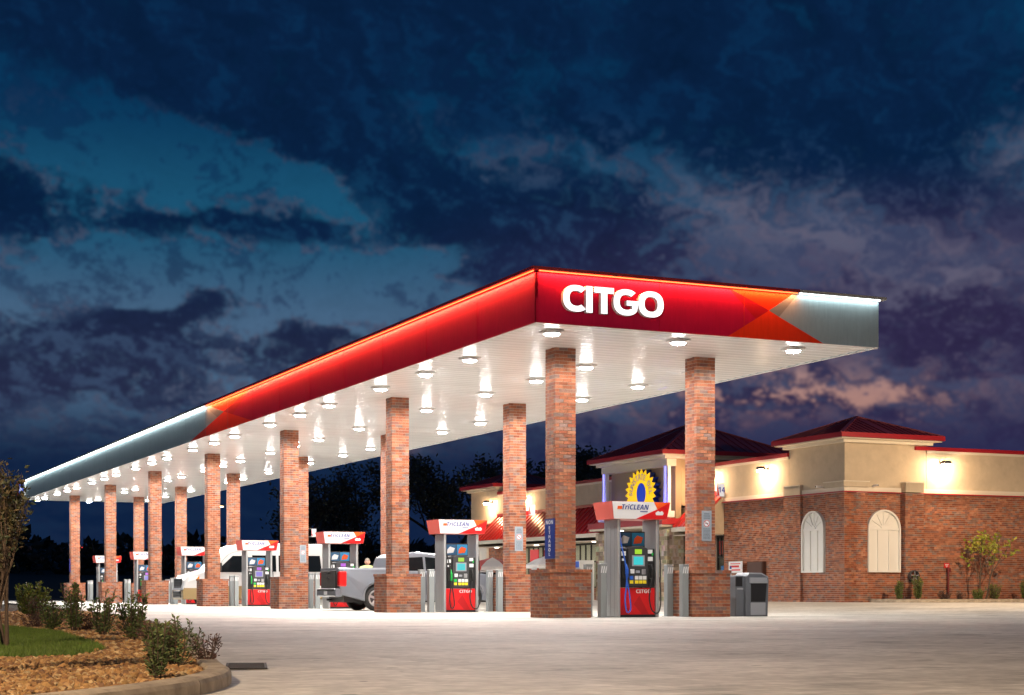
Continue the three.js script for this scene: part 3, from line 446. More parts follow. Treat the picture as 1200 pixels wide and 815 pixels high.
// ------------------------------------------------------------------ plates on the columns
{
  const s = thing('fuel_sign', 'blue vertical plate with white letters on the nearest brick column', 'sign', [XA - 0.272, 1.34, Z0], -Math.PI / 2);
  part('plate', rbox(0.5, 0.91, 0.014, 0.003, 0, 0.455, 0), M.signBlue, s);
  const put = (t, y, size) => { const g = textGeo(t, size, 0.003); g.scale(t.length > 1 ? 1.35 : 1.6, 1, 1); part('lettering', g, M.signWhite, s, { at: [0, y, 0.0075] }); };
  put('NON', 0.785, 0.09); [...'ETHANOL'].forEach((ch, k) => put(ch, 0.665 - k * 0.1, 0.075));
}
{
  const c = document.createElement('canvas'); c.width = 128; c.height = 352; const g = c.getContext('2d');
  g.fillStyle = '#8d98a3'; g.fillRect(0, 0, 128, 352); g.fillStyle = '#5a6673'; for (const [y, w] of [[22, 70], [48, 84], [74, 84]]) for (let x = 64 - w / 2; x < 64 + w / 2; x += 15) g.fillRect(x, y, 10, 17);
  g.fillStyle = '#d4d8dc'; g.beginPath(); g.arc(64, 146, 44, 0, 7); g.fill(); g.strokeStyle = '#b23236'; g.lineWidth = 8; g.beginPath(); g.arc(64, 146, 38, 0, 7); g.stroke(); g.beginPath(); g.moveTo(38, 120); g.lineTo(90, 172); g.stroke(); g.fillStyle = '#555d66'; g.fillRect(42, 142, 44, 8);
  g.fillStyle = '#5e6a77'; for (let y = 206; y < 335; y += 17) { let x = 16; let k = y; while (x < 108) { k = (k * 37 + 11) % 101; const w = 6 + (k % 16); g.fillRect(x, y, Math.min(w, 110 - x), 9); x += w + 5; } }
  const tex = new THREE.CanvasTexture(c); tex.colorSpace = THREE.SRGBColorSpace; const mat = new THREE.MeshStandardMaterial({ map: tex, roughness: 0.45 });
  for (const [i, who] of [[0, 'nearest'], [1, 'second'], [3, 'fourth']]) {
    const s = thing('warning_plate', `grey warning plate with a red no smoking circle on the ${who} store side column`, 'sign', [XB + 0.02, 1.78, islandZ(i) + 0.268], 0, 'no smoking plates on the columns');
    part('plate', rbox(0.27, 0.72, 0.012, 0.004, 0, 0.36, 0), M.plasticLight, s);
    const q = new THREE.PlaneGeometry(0.25, 0.69).translate(0, 0.36, 0.008); part('print', q, mat, s, { keepUv: true });
    const fl = thing('pump_number_flag', `small white and red pump number flag sticking out from the ${who} store side column`, 'sign', [XB + 0.27, 2.86, islandZ(i)], 0, 'pump number flags');
    part('bracket', [span(-0.01, 0.4, 0.312, 0.327, -0.008, 0.008), span(-0.01, 0.4, -0.017, -0.002, -0.008, 0.008)], M.steel, fl); part('panel', rbox(0.2, 0.3, 0.02, 0.004, 0.3, 0.155, 0), M.signWhite, fl);
    part('red_edge', slab([[0.205, 0.02], [0.26, 0.02], [0.205, 0.29]], 0.002), M.pumpRed, fl, { at: [0, 0, 0.0105] });
    if (i === 0) part('number', textGeo('14', 0.13, 0.003), M.blueInk, fl, { at: [0.325, 0.1, 0.0105] });
  }
}
{
  const s = thing('blue_plate', 'narrow blue plate on the farthest brick column of the long fascia side', 'sign', [XA - 0.275, 1.9, islandZ(6)]);
  part('plate', rbox(0.02, 0.75, 0.3, 0.004, 0, 0.2, 0), std(0.06, 0.06, 0.4, 0.4), s);
}
// ------------------------------------------------------------------ waste and windscreen wash station
{
  const s = thing('service_bin', 'grey plastic waste bin and windscreen wash station beside the nearest store side column', 'waste bin', [7.2, 0, Z0 + 0.02]);
  const prof = poly([[-0.3, 0.02], [-0.3, 0.95], [-0.22, 1.01], [0.12, 1.0], [0.3, 0.92], [0.31, 0.85], [0.28, 0.02]]);
  part('body', slab(prof, 0.5, 0.02).rotateY(0).translate(0.08, 0, -0.28), M.plasticGrey, s);
  part('wash_tub', rbox(0.24, 0.98, 0.46, 0.03, -0.36, 0.49, -0.06), M.plasticGrey, s); part('wash_opening', span(-0.478, -0.3, 0.72, 0.94, 0.1, 0.176), M.black, s); part('towel_slot', rbox(0.17, 0.04, 0.02, 0.006, -0.36, 0.66, 0.172), M.plasticLight, s);
  part('opening', slab([[-0.12, 0.36], [0.26, 0.36], [0.3, 0.8], [-0.12, 0.8]], 0.012, 0.008), M.black, s, { at: [0.03, 0, 0.242] }); part('door', rbox(0.42, 0.3, 0.02, 0.01, 0.1, 0.18, 0.245), M.plasticLight, s);
  part('hood', slab([[-0.16, 0.8], [0.32, 0.8], [0.3, 0.92], [-0.16, 0.92]], 0.03, 0.008), M.plasticLight, s, { at: [0.03, 0, 0.24] }); part('lid', slab([[-0.3, 0.955], [-0.22, 1.02], [0.12, 1.015], [0.3, 0.935], [0.3, 0.95], [0.12, 1.035], [-0.22, 1.04]], 0.54, 0.006).translate(0.08, 0, -0.3), M.plasticLight, s);
}

// ------------------------------------------------------------------ store
const FX = 24.6, SZ = -23.53, FAR = -61.2, GY = 0.16, BAND = 4.52, EAVE = 6.62, PAR = 6.2;
const store = thing('convenience_store', 'brick and cream stucco store with dark red hipped roofs behind the canopy', 'building', [0, 0, 0]);
{
  const bx = new Boxes(), r = rng(321), C = 0.0805, L = 0.225;
  // brick facing on a plane: axis 'x' wall faces -x and runs along z; axis 'z' wall faces +z and runs along x
  function facing(axis, at, lo, hi, y0, y1) {
    let k = 0;
    for (let y = y0; y < y1 - 0.02; y += C, k++) {
      const yt = Math.min(y + C - 0.011, y1); let p = lo - (k % 2 ? L / 2 : 0);
      while (p < hi - 0.02) {
        const s = Math.max(lo, p) + 0.005, t = Math.min(hi, p + L) - 0.005; p += L; if (t - s < 0.02) continue;
        const j = (r() - 0.5) * 0.006, c = brickTone(r, 0.98);
        if (axis === 'x') bx.add(at - 0.012 + j, at + 0.04, y, yt, s, t, c, '+x'); else bx.add(s, t, y, yt, at - 0.04, at + 0.012 + j, c, '-z');
      }
    }
  }
  const cores = [];
  const wallX = (x, z0, z1, y1 = BAND, y0 = GY) => { cores.push(span(x, FX + 0.5, y0 - 0.3, y1, z0, z1)); facing('x', x, z0, z1, y0, y1); };     // facing -x
  const wallZ = (z, x0, x1, y1 = BAND, y0 = GY) => { cores.push(span(x0, x1, y0 - 0.3, y1, SZ - 0.5, z)); facing('z', z, x0, x1, y0, y1); };     // facing +z
  // near corner: wrapped pilaster, window bay, pilaster, long wall
  wallX(FX - 0.1, -24.67, SZ + 0.1); wallX(FX, -26.4, -24.672); wallX(FX - 0.13, -27.6, -26.402); facing('z', -26.402, FX - 0.137, FX - 0.01, GY, BAND); wallX(FX, -32.5, -27.602);
  wallZ(SZ + 0.1, FX + 0.402 - 0.5, 25.62); wallZ(SZ, 25.622, 27.3); wallZ(SZ + 0.33, 27.302, 28.2); facing('x', 27.302, SZ + 0.01, SZ + 0.337, GY, BAND); wallZ(SZ, 28.202, 42);
  // brick between and beyond the shop windows
  wallX(FX, -33.7, -33.2); wallX(FX, -44.3, -41.4); wallX(FX, -50.7, -49.3); wallX(FX, -57.4, -55.6); wallX(FX, FAR, -57.402);
  wallX(FX, -49.298, -44.302, 0.75); wallX(FX, -55.598, -50.702, 0.75);
  for (const g of cores) part('wall_core', g, M.mortar, store);
  part('brickwork', bx.geometry(), M.brick, store, { stuff: true });
  // upper stucco walls
  part('stucco_wall', [span(FX, FX + 0.3, BAND + 0.002, PAR, -57.3, -27.42), span(28.6, 42, BAND + 0.002, PAR + 0.1, SZ - 0.3, SZ)], M.stucco, store);
  part('stucco_tower', [span(FX, 28.58, BAND + 0.002, EAVE, -27.4, SZ)], M.stucco, store); part('stucco_tower', [span(FX, 28.58, BAND + 0.002, EAVE, FAR, -57.302)], M.stucco, store);
  part('string_course', [span(FX - 0.06, FX, BAND + 0.05, BAND + 0.22, -32.6, SZ + 0.06), span(FX + 0.002, 42, BAND + 0.05, BAND + 0.22, SZ, SZ + 0.06), span(FX - 0.06, FX, BAND + 0.05, BAND + 0.22, FAR, -57.5)], M.trimCream, store);
  part('string_course_red', [span(FX - 0.15, FX, BAND, BAND + 0.045, -32.6, SZ + 0.12), span(FX + 0.002, 42, BAND, BAND + 0.045, SZ, SZ + 0.12), span(FX - 0.15, FX, BAND, BAND + 0.045, FAR, -57.5)], M.copingRed, store);
  // pilaster caps above the band
  for (const g of [span(FX - 0.16, FX - 0.002, BAND + 0.221, BAND + 0.42, -24.7, SZ + 0.16), span(FX, 25.65, BAND + 0.221, BAND + 0.42, SZ + 0.002, SZ + 0.16), span(FX - 0.16, FX - 0.002, BAND + 0.046, BAND + 0.42, -27.6, -26.4), span(27.3, 28.2, BAND + 0.046, BAND + 0.42, SZ + 0.062, SZ + 0.36)]) { const p = part('pilaster_cap', g, M.stucco, store); g.computeBoundingBox(); const b = g.boundingBox; part('cap_ledge', span(b.min.x - 0.03, b.max.x + (b.max.x < FX ? -0.004 : 0.03), BAND + 0.421, BAND + 0.455, b.min.z + (b.min.z > SZ ? 0.004 : -0.03), b.max.z + 0.03), M.trimCream, p); }
  // coping
  part('coping', [span(FX - 0.08, FX + 0.38, PAR + 0.002, PAR + 0.16, -57.2, -41.4), span(FX - 0.08, FX + 0.38, PAR + 0.002, PAR + 0.16, -34.7, -27.42), span(28.0, 42, PAR + 0.102, PAR + 0.25, SZ - 0.38, SZ + 0.08)], M.copingRed, store);
  part('coping_trim', [span(FX - 0.04, FX, PAR - 0.1, PAR, -57.2, -41.4), span(FX - 0.04, FX, PAR - 0.1, PAR, -34.7, -27.42), span(28.6, 42, PAR, PAR + 0.1, SZ, SZ + 0.04)], M.trimCream, store);
  part('roof_deck', span(FX + 0.31, 42, 5.4, 5.6, FAR + 0.02, SZ - 0.31), M.capGrey, store);
  part('back_wall', [span(42.002, 42.3, GY - 0.3, PAR, FAR, SZ), span(FX + 0.6, 42, GY - 0.3, PAR, FAR - 0.2, FAR - 0.002)], M.stucco, store);
  // hipped roofs with standing seams
  function hip(x0, x1, z0, z1, ye, apex) {
    const ov = 0.5, X0 = x0 - ov, X1 = x1 + ov, Z0h = z0 - ov, Z1h = z1 + ov, cx = (x0 + x1) / 2, cz = (z0 + z1) / 2, y = ye + 0.2;
    part('eave_soffit', span(X0 + 0.05, X1 - 0.05, ye, ye + 0.04, Z0h + 0.05, Z1h - 0.05), M.trimCream, store);
    part('eave_trim', [span(X0 + 0.3, X1 - 0.3, ye - 0.13, ye - 0.002, Z0h + 0.3, Z1h - 0.3)], M.trimCream, store);
    part('eave_fascia', [span(X0 - 0.03, X1 + 0.03, ye + 0.042, y + 0.03, Z1h, Z1h + 0.05), span(X0 - 0.03, X0, ye + 0.042, y + 0.03, Z0h, Z1h - 0.002), span(X1, X1 + 0.03, ye + 0.042, y + 0.03, Z0h, Z1h - 0.002), span(X0 - 0.03, X1 + 0.03, ye + 0.042, y + 0.03, Z0h - 0.05, Z0h - 0.002)], M.copingRed, store);
    const roof = part('hipped_roof', (() => { const A = [X0, y, Z1h], B = [X1, y, Z1h], Cc = [X1, y, Z0h], D = [X0, y, Z0h], T = [cx, apex, cz]; const g = new THREE.BufferGeometry(); g.setAttribute('position', new THREE.Float32BufferAttribute([A, B, T, B, Cc, T, Cc, D, T, D, A, T, A, Cc, B, A, D, Cc].flat(), 3)); g.computeVertexNormals(); return g; })(), M.roofRed, store);
    const rib = (a, b, w, h) => { const d = new THREE.Vector3().subVectors(b, a), len = d.length(); const g = box(w, h, len, 0, 0, 0); const m = part('standing_seam', g, M.roofRed, roof); m.position.copy(a).add(b).multiplyScalar(0.5); m.lookAt(b.clone()); return m; };
    const V = (x, yy, z) => new THREE.Vector3(x, yy, z), T = V(cx, apex + 0.02, cz), n = 9;
    for (const c of [V(X0, y + 0.02, Z1h), V(X1, y + 0.02, Z1h), V(X1, y + 0.02, Z0h), V(X0, y + 0.02, Z0h)]) rib(c, T, 0.14, 0.06);
    for (let i = 1; i < 2 * n; i++) if (i !== n) { const t = i / (2 * n), s = 1 - Math.abs(2 * t - 1); const x = lerp(X0, X1, t), z = lerp(Z0h, Z1h, t); rib(V(x, y + 0.015, Z1h), V(x, lerp(y, apex, s) + 0.015, lerp(Z1h, cz, s)), 0.03, 0.05); rib(V(X0, y + 0.015, z), V(lerp(X0, cx, s), lerp(y, apex, s) + 0.015, z), 0.03, 0.05); }
  }
  hip(FX, 28.58, -27.4, SZ, EAVE, 7.75); hip(FX, 28.58, FAR, -57.3, EAVE, 7.75); hip(23.0, 29.4, -41.2, -34.8, 6.76, 8.62);
  // arched blind windows
  function arched(w, h, place) {
    const s = new THREE.Shape(), R = w / 2, ry = R * 0.98; s.moveTo(-R, 0); s.lineTo(R, 0); s.lineTo(R, h - ry); s.absellipse(0, h - ry, R, ry, 0, Math.PI, false); s.lineTo(-R, 0);
    const win = part('arched_window', slab(s, 0.05), M.shutter, store, place);
    const fr = new THREE.Shape(); fr.copy(s); const hole = new THREE.Path(), q = R - 0.07; hole.moveTo(-q, 0.07); hole.lineTo(-q, h - ry); hole.absellipse(0, h - ry, q, ry - 0.07, Math.PI, 0, true); hole.lineTo(q, 0.07); hole.closePath(); fr.holes.push(hole);
    part('frame', slab(fr, 0.1), M.shutter, win, { at: [0, 0, 0.052] });
    for (const x of [-w / 6, w / 6]) part('mullion', span(x - 0.035, x + 0.035, 0.07, h - ry - 0.04, 0.052, 0.1), M.shutter, win);
    part('transom', span(-q, q, h - ry - 0.04, h - ry + 0.04, 0.052, 0.104), M.shutter, win);
    for (const a of [0.52, 1.05, 1.57, 2.09, 2.62]) { const m = part('fan_bar', span(0.1, q, -0.025, 0.025, 0.052, 0.085), M.shutter, win); m.position.set(0, h - ry + 0.04, 0); m.rotation.z = a; m.scale.x = 0.96; }
    part('fan_hub', slab(new THREE.Shape().absarc(0, h - ry + 0.04, 0.13, 0, Math.PI, false), 0.05), M.shutter, win, { at: [0, 0, 0.052] });
  }
  const RX = { rot: [0, -Math.PI / 2, 0] };
  arched(1.56, 2.5, { at: [FX - 0.012, 1.36, -25.53], ...RX }); arched(1.58, 2.5, { at: [26.42, 1.36, SZ + 0.012] }); arched(1.56, 2.5, { at: [FX - 0.012, 1.36, -59.3], ...RX });
  // awnings
  function awning(z0, z1, xo, yb) {
    const n = Math.round((z1 - z0) / 0.5), x0 = FX - 0.012, y1 = 4.92;
    const a = part('awning', slab([[xo, yb], [x0, y1], [x0, y1 - 0.06], [xo, yb - 0.06]], z1 - z0 - 0.08).translate(0, 0, z0 + 0.04), M.awningRed, store);
    const L2 = Math.hypot(x0 - xo, y1 - yb), ang = Math.atan2(y1 - yb, x0 - xo);
    for (let i = 0; i <= n; i++) { const m = part('standing_seam', box(L2, 0.09, 0.06), M.awningRed, a, { at: [(xo + x0) / 2, (yb + y1) / 2 + 0.02, lerp(z0 + 0.06, z1 - 0.06, i / n)] }); m.rotation.z = ang; }
    part('awning_end', slab([[xo + 0.02, yb - 0.36], [x0, yb - 0.36], [x0, y1 - 0.07], [xo + 0.02, yb - 0.07]], 0.06).translate(0, 0, z1 - 0.06), M.stucco, store); part('awning_end', slab([[xo + 0.02, yb - 0.36], [x0, yb - 0.36], [x0, y1 - 0.07], [xo + 0.02, yb - 0.07]], 0.06).translate(0, 0, z0), M.stucco, store);
    part('gutter', span(xo - 0.06, xo + 0.02, yb - 0.22, yb - 0.02, z0, z1), M.trimCream, store); part('awning_soffit', span(xo + 0.02, FX - 0.014, yb - 0.4, yb - 0.37, z0 + 0.06, z1 - 0.06), M.trimCream, store);
    part('awning_ridge', span(x0 - 0.08, x0, y1, y1 + 0.16, z0, z1), M.copingRed, store);
  }
  awning(-57.2, -41.6, 23.1, 3.5); awning(-34.5, -32.5, 23.1, 3.5);
  // shop windows: dark frames, glass, lit room behind
  function shopfront(z0, z1, n) {
    const f = part('shop_window', [span(FX + 0.03, FX + 0.12, 3.0, 3.12, z0, z1), span(FX + 0.03, FX + 0.12, 0.76, 0.86, z0, z1), span(FX + 0.03, FX + 0.12, 0.861, 2.999, z0, z0 + 0.08), span(FX + 0.03, FX + 0.12, 0.861, 2.999, z1 - 0.08, z1), span(FX, FX + 0.15, 3.121, BAND, z0, z1)], M.frameDark, store);
    part('transom_bar', span(FX + 0.04, FX + 0.11, 2.1, 2.16, z0 + 0.081, z1 - 0.081), M.frameDark, f);
    for (let i = 1; i < n; i++) { const z = lerp(z0, z1, i / n); part('mullion', span(FX + 0.04, FX + 0.11, 2.161, 2.999, z - 0.03, z + 0.03), M.frameDark, f); if (i % 2 === 0) part('mullion', span(FX + 0.04, FX + 0.11, 0.861, 2.099, z - 0.03, z + 0.03), M.frameDark, f); }
    part('pane', span(FX + 0.07, FX + 0.074, 0.861, 2.999, z0 + 0.081, z1 - 0.081), M.glass, f);
    const room = part('shop_room', [span(FX + 3.8, FX + 3.9, GY, 3.3, z0 - 0.3, z1 + 0.3), span(FX + 0.52, FX + 3.79, GY, 3.3, z0 - 0.3, z0 - 0.2), span(FX + 0.52, FX + 3.79, GY, 3.3, z1 + 0.2, z1 + 0.3), span(FX + 0.2, FX + 3.79, 3.301, 3.4, z0 - 0.3, z1 + 0.3), span(FX + 0.2, FX + 3.79, GY - 0.1, GY, z0 - 0.3, z1 + 0.3)], M.interior, store);
    const rr = rng(Math.round(z0 * 10)); const tones = [std(0.5, 0.04, 0.03), std(0.6, 0.5, 0.1), std(0.05, 0.2, 0.5), std(0.7, 0.7, 0.66), std(0.06, 0.3, 0.1)];
    for (let k = 0; k < 10; k++) { const z = lerp(z0 + 0.3, z1 - 0.3, (k + 0.5) / 10), h = 1.1 + 0.5 * rr(); part('shelf_goods', span(FX + 2.6, FX + 2.9, GY, GY + h, z - 0.18, z + 0.18), tones[Math.floor(rr() * 5)], room); }
    part('window_poster', span(FX + 0.08, FX + 0.084, 0.95, 1.75, z0 + 0.3, z0 + 1.0), tones[2], f); part('window_poster', span(FX + 0.08, FX + 0.084, 2.25, 2.85, z1 - 0.55, z1 - 0.25), tones[0], f);
    part('ceiling_lamp', span(FX + 1.2, FX + 2.4, 3.27, 3.3, z0 + 0.5, z1 - 0.5), glow(1, 0.93, 0.8, 2.2), room);
    const l = new THREE.RectAreaLight(0xffefd6, 2.2, 1.2, z1 - z0 - 1); l.position.set(FX + 1.8, 3.26, (z0 + z1) / 2); l.rotation.x = -Math.PI / 2; store.add(l);
  }
  shopfront(-49.3, -44.3, 8); shopfront(-55.6, -50.7, 8); shopfront(-33.2, -32.5, 2);
  // entrance tower: stone piers, twin posts edged with blue light, tan recess, low red hood
  const er = rng(91), st = new Boxes(), STONE = [[0.5, 0.4, 0.27], [0.62, 0.53, 0.4], [0.4, 0.3, 0.2], [0.55, 0.45, 0.33], [0.32, 0.26, 0.2], [0.66, 0.6, 0.5]];
  function stone(x0, x1, z0, z1, y0, y1) {
    part('stone_pier_core', span(x0 + 0.02, x1 - 0.02, y0 - 0.2, y1, z0 + 0.02, z1 - 0.02), M.mortar, store);
    for (const [axis, lo, hi] of [['x', z0, z1], ['z', x0, x1]]) for (let y = y0; y < y1 - 0.05;) { const h = 0.12 + 0.14 * er(); let p = lo; while (p < hi - 0.04) { const w = 0.18 + 0.3 * er(), e = Math.min(hi, p + w), c = STONE[Math.floor(er() * 6)].map((v) => v * (0.85 + 0.3 * er())), q = 0.02 * er(); if (axis === 'x') st.add(x0 - q, x0 + 0.1, y, Math.min(y1, y + h - 0.012), p + 0.006, e - 0.006, c, '+x'); else st.add(p + 0.11, e - 0.006, y, Math.min(y1, y + h - 0.012), z1 - 0.1, z1 + q, c, '-z'); p = e; } y += h; }
  }
  stone(22.85, 23.7, -41.5, -40.6, GY, 3.4); stone(22.85, 23.7, -35.4, -34.5, GY, 3.4); stone(23.9, 24.9, -41.3, -40.4, GY, 3.5); stone(23.9, 24.9, -36.9, -34.71, GY, 4.4);
  part('stonework', st.geometry(), M.brick, store, { stuff: true });
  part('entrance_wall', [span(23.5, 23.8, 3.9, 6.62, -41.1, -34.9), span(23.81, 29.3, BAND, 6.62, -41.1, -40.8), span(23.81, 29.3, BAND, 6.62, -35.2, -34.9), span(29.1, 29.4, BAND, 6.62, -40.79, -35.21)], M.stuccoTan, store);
  part('entrance_lintel', span(23.0, 23.49, 6.3, 6.62, -41.2, -34.8), M.trimCream, store); part('entrance_hood', [span(22.5, 23.48, 3.62, 3.9, -41.7, -34.4)], M.copingRed, store); part('hood_soffit', span(22.55, 24.58, 3.52, 3.61, -41.6, -34.5), M.trimCream, store);
  part('entrance_door', [span(FX - 0.02, FX + 0.1, 2.5, 3.5, -40.3, -37), span(FX - 0.02, FX + 0.1, GY, 2.49, -40.3, -40.2), span(FX - 0.02, FX + 0.1, GY, 2.49, -38.7, -38.6), span(FX - 0.02, FX + 0.1, GY, 2.49, -37.1, -37)], M.frameDark, store); part('door_pane', span(FX + 0.02, FX + 0.026, GY, 2.49, -40.19, -37.11), M.tint, store);
  for (const z of [-41.0, -35.0]) for (const d of [-0.14, 0.14]) part('entrance_post', rbox(0.16, 2.4, 0.16, 0.01, 23.12, 5.11, z + d), M.whitePaint, store);
  for (const z of [-41.0, -35.0]) { part('post_cap', rbox(0.5, 0.3, 0.6, 0.02, 23.1, 3.75 + 0.35, z), M.whitePaint, store); part('blue_light_strip', [span(23.0, 23.03, 3.95, 6.28, z - 0.03, z + 0.03)], M.blueStrip, store); const l = new THREE.RectAreaLight(0x3a3aff, 8, 0.06, 2.2); l.position.set(22.97, 5.1, z); l.rotation.y = Math.PI / 2; store.add(l); const p2 = new THREE.PointLight(0x4444ff, 1.6, 0, 2); p2.position.set(22.75, 4.55, z + 0.05); p2.castShadow = true; store.add(p2); part('blue_lamp', new THREE.SphereGeometry(0.06, 12, 8).translate(22.75, 4.55, z + 0.05), M.blueStrip, store); part('lamp_arm', span(22.8, 23.04, 4.53, 4.57, z + 0.03, z + 0.07), M.whitePaint, store); }
  // under-awning downlights
  for (const z of [-55.5, -53.2, -50.2, -46.8, -43.4]) { part('soffit_lamp', cyl(0.13, 0.13, 0.03, 23.75, 3.085, z, 16), M.smallLens, store); const l = new THREE.SpotLight(0xfff0d8, 9, 0, 1.3, 0.5, 2); l.position.set(23.75, 3.05, z); l.target.position.set(23.75, 0, z); l.castShadow = true; store.add(l, l.target); }
  for (const z of [-39.6, -37]) { part('soffit_lamp', cyl(0.13, 0.13, 0.03, 23.2, 3.5, z, 16), M.smallLens, store); const l = new THREE.SpotLight(0xfff0d8, 9, 0, 1.3, 0.5, 2); l.position.set(23.2, 3.46, z); l.target.position.set(23.2, 0, z); l.castShadow = true; store.add(l, l.target); }
}
// wall lamps
{
  const spots = [['x', FX, -28.94, 'left of the near corner tower'], ['x', FX, -33.29, 'above the short awning'], ['x', FX, -53.3, 'above the long awning'], ['x', FX, -58.0, 'on the far corner tower'], ['z', SZ, 29.28, 'round the corner on the side wall']];
  spots.forEach(([ax, at, pos, where]) => {
    const y = 5.72, t = thing('wall_lamp', 'bright flood lamp on the cream wall, ' + where, 'wall lamp', ax === 'x' ? [at, y, pos] : [pos, y, at], ax === 'x' ? -Math.PI / 2 : 0, 'flood lamps on the store walls');
    part('bracket', [rbox(0.14, 0.14, 0.05, 0.01, 0, 0.06, 0.03), rbox(0.06, 0.06, 0.3, 0.01, 0, 0.08, 0.17)], M.darkMetal, t); const hs = part('housing', rbox(0.36, 0.1, 0.24, 0.02, 0, 0.09, 0.4), M.darkMetal, t); part('cooling_fin', rbox(0.3, 0.03, 0.2, 0.008, 0, 0.152, 0.4), M.darkMetal, hs);
    part('lamp_lens', rbox(0.32, 0.1, 0.22, 0.03, 0, -0.012, 0.41), M.wallLens, t);
    const l = new THREE.PointLight(0xffcf98, 26, 0, 2); l.position.set(0, -0.012, 0.41); l.castShadow = true; l.shadow.radius = 4; t.add(l);
  });
}
// sunburst sign on the entrance
{
  const s = thing('sunburst_sign', 'yellow sunburst sign with a blue oval centre on the entrance tower', 'sign', [23.42, 5.22, -37.6], -Math.PI / 2);
  const sh = new THREE.Shape(), n = 22; for (let i = 0; i < 2 * n; i++) { const a = (i / (2 * n)) * 2 * Math.PI + 0.07, q = i % 2 ? 0.8 : 1; const x = 1.5 * q * Math.cos(a), y = 1.12 * q * Math.sin(a); i ? sh.lineTo(x, y) : sh.moveTo(x, y); } sh.closePath();
  part('backing', slab(sh, 0.28), M.blueInk, s, { at: [0.0, 0.0, -0.05] }); part('lit_sign_face', slab(sh, 0.02), glow(0.95, 0.58, 0.0, 0.9, [0.75, 0.45, 0.005]), s, { at: [0, 0, 0.232] });
  const ov = new THREE.Shape().absellipse(0, 0, 0.42, 0.5, 0, Math.PI * 2); part('oval', slab(ov, 0.02), glow(0.01, 0.05, 0.6, 0.5, [0.02, 0.06, 0.5]), s, { at: [0.1, -0.05, 0.254] });
  const word = 'SUNSTATE OIL', step = 0.27; [...word].forEach((ch, k) => { if (ch === ' ') return; const a = Math.PI - 0.1 - k * step * 0.99; const m = part('lettering', textGeo(ch, 0.29, 0.02), M.signWhite, s, { at: [0.05 + 0.82 * Math.cos(a), -0.12 + 0.72 * Math.sin(a), 0.254] }); m.rotation.z = a - Math.PI / 2; });
}
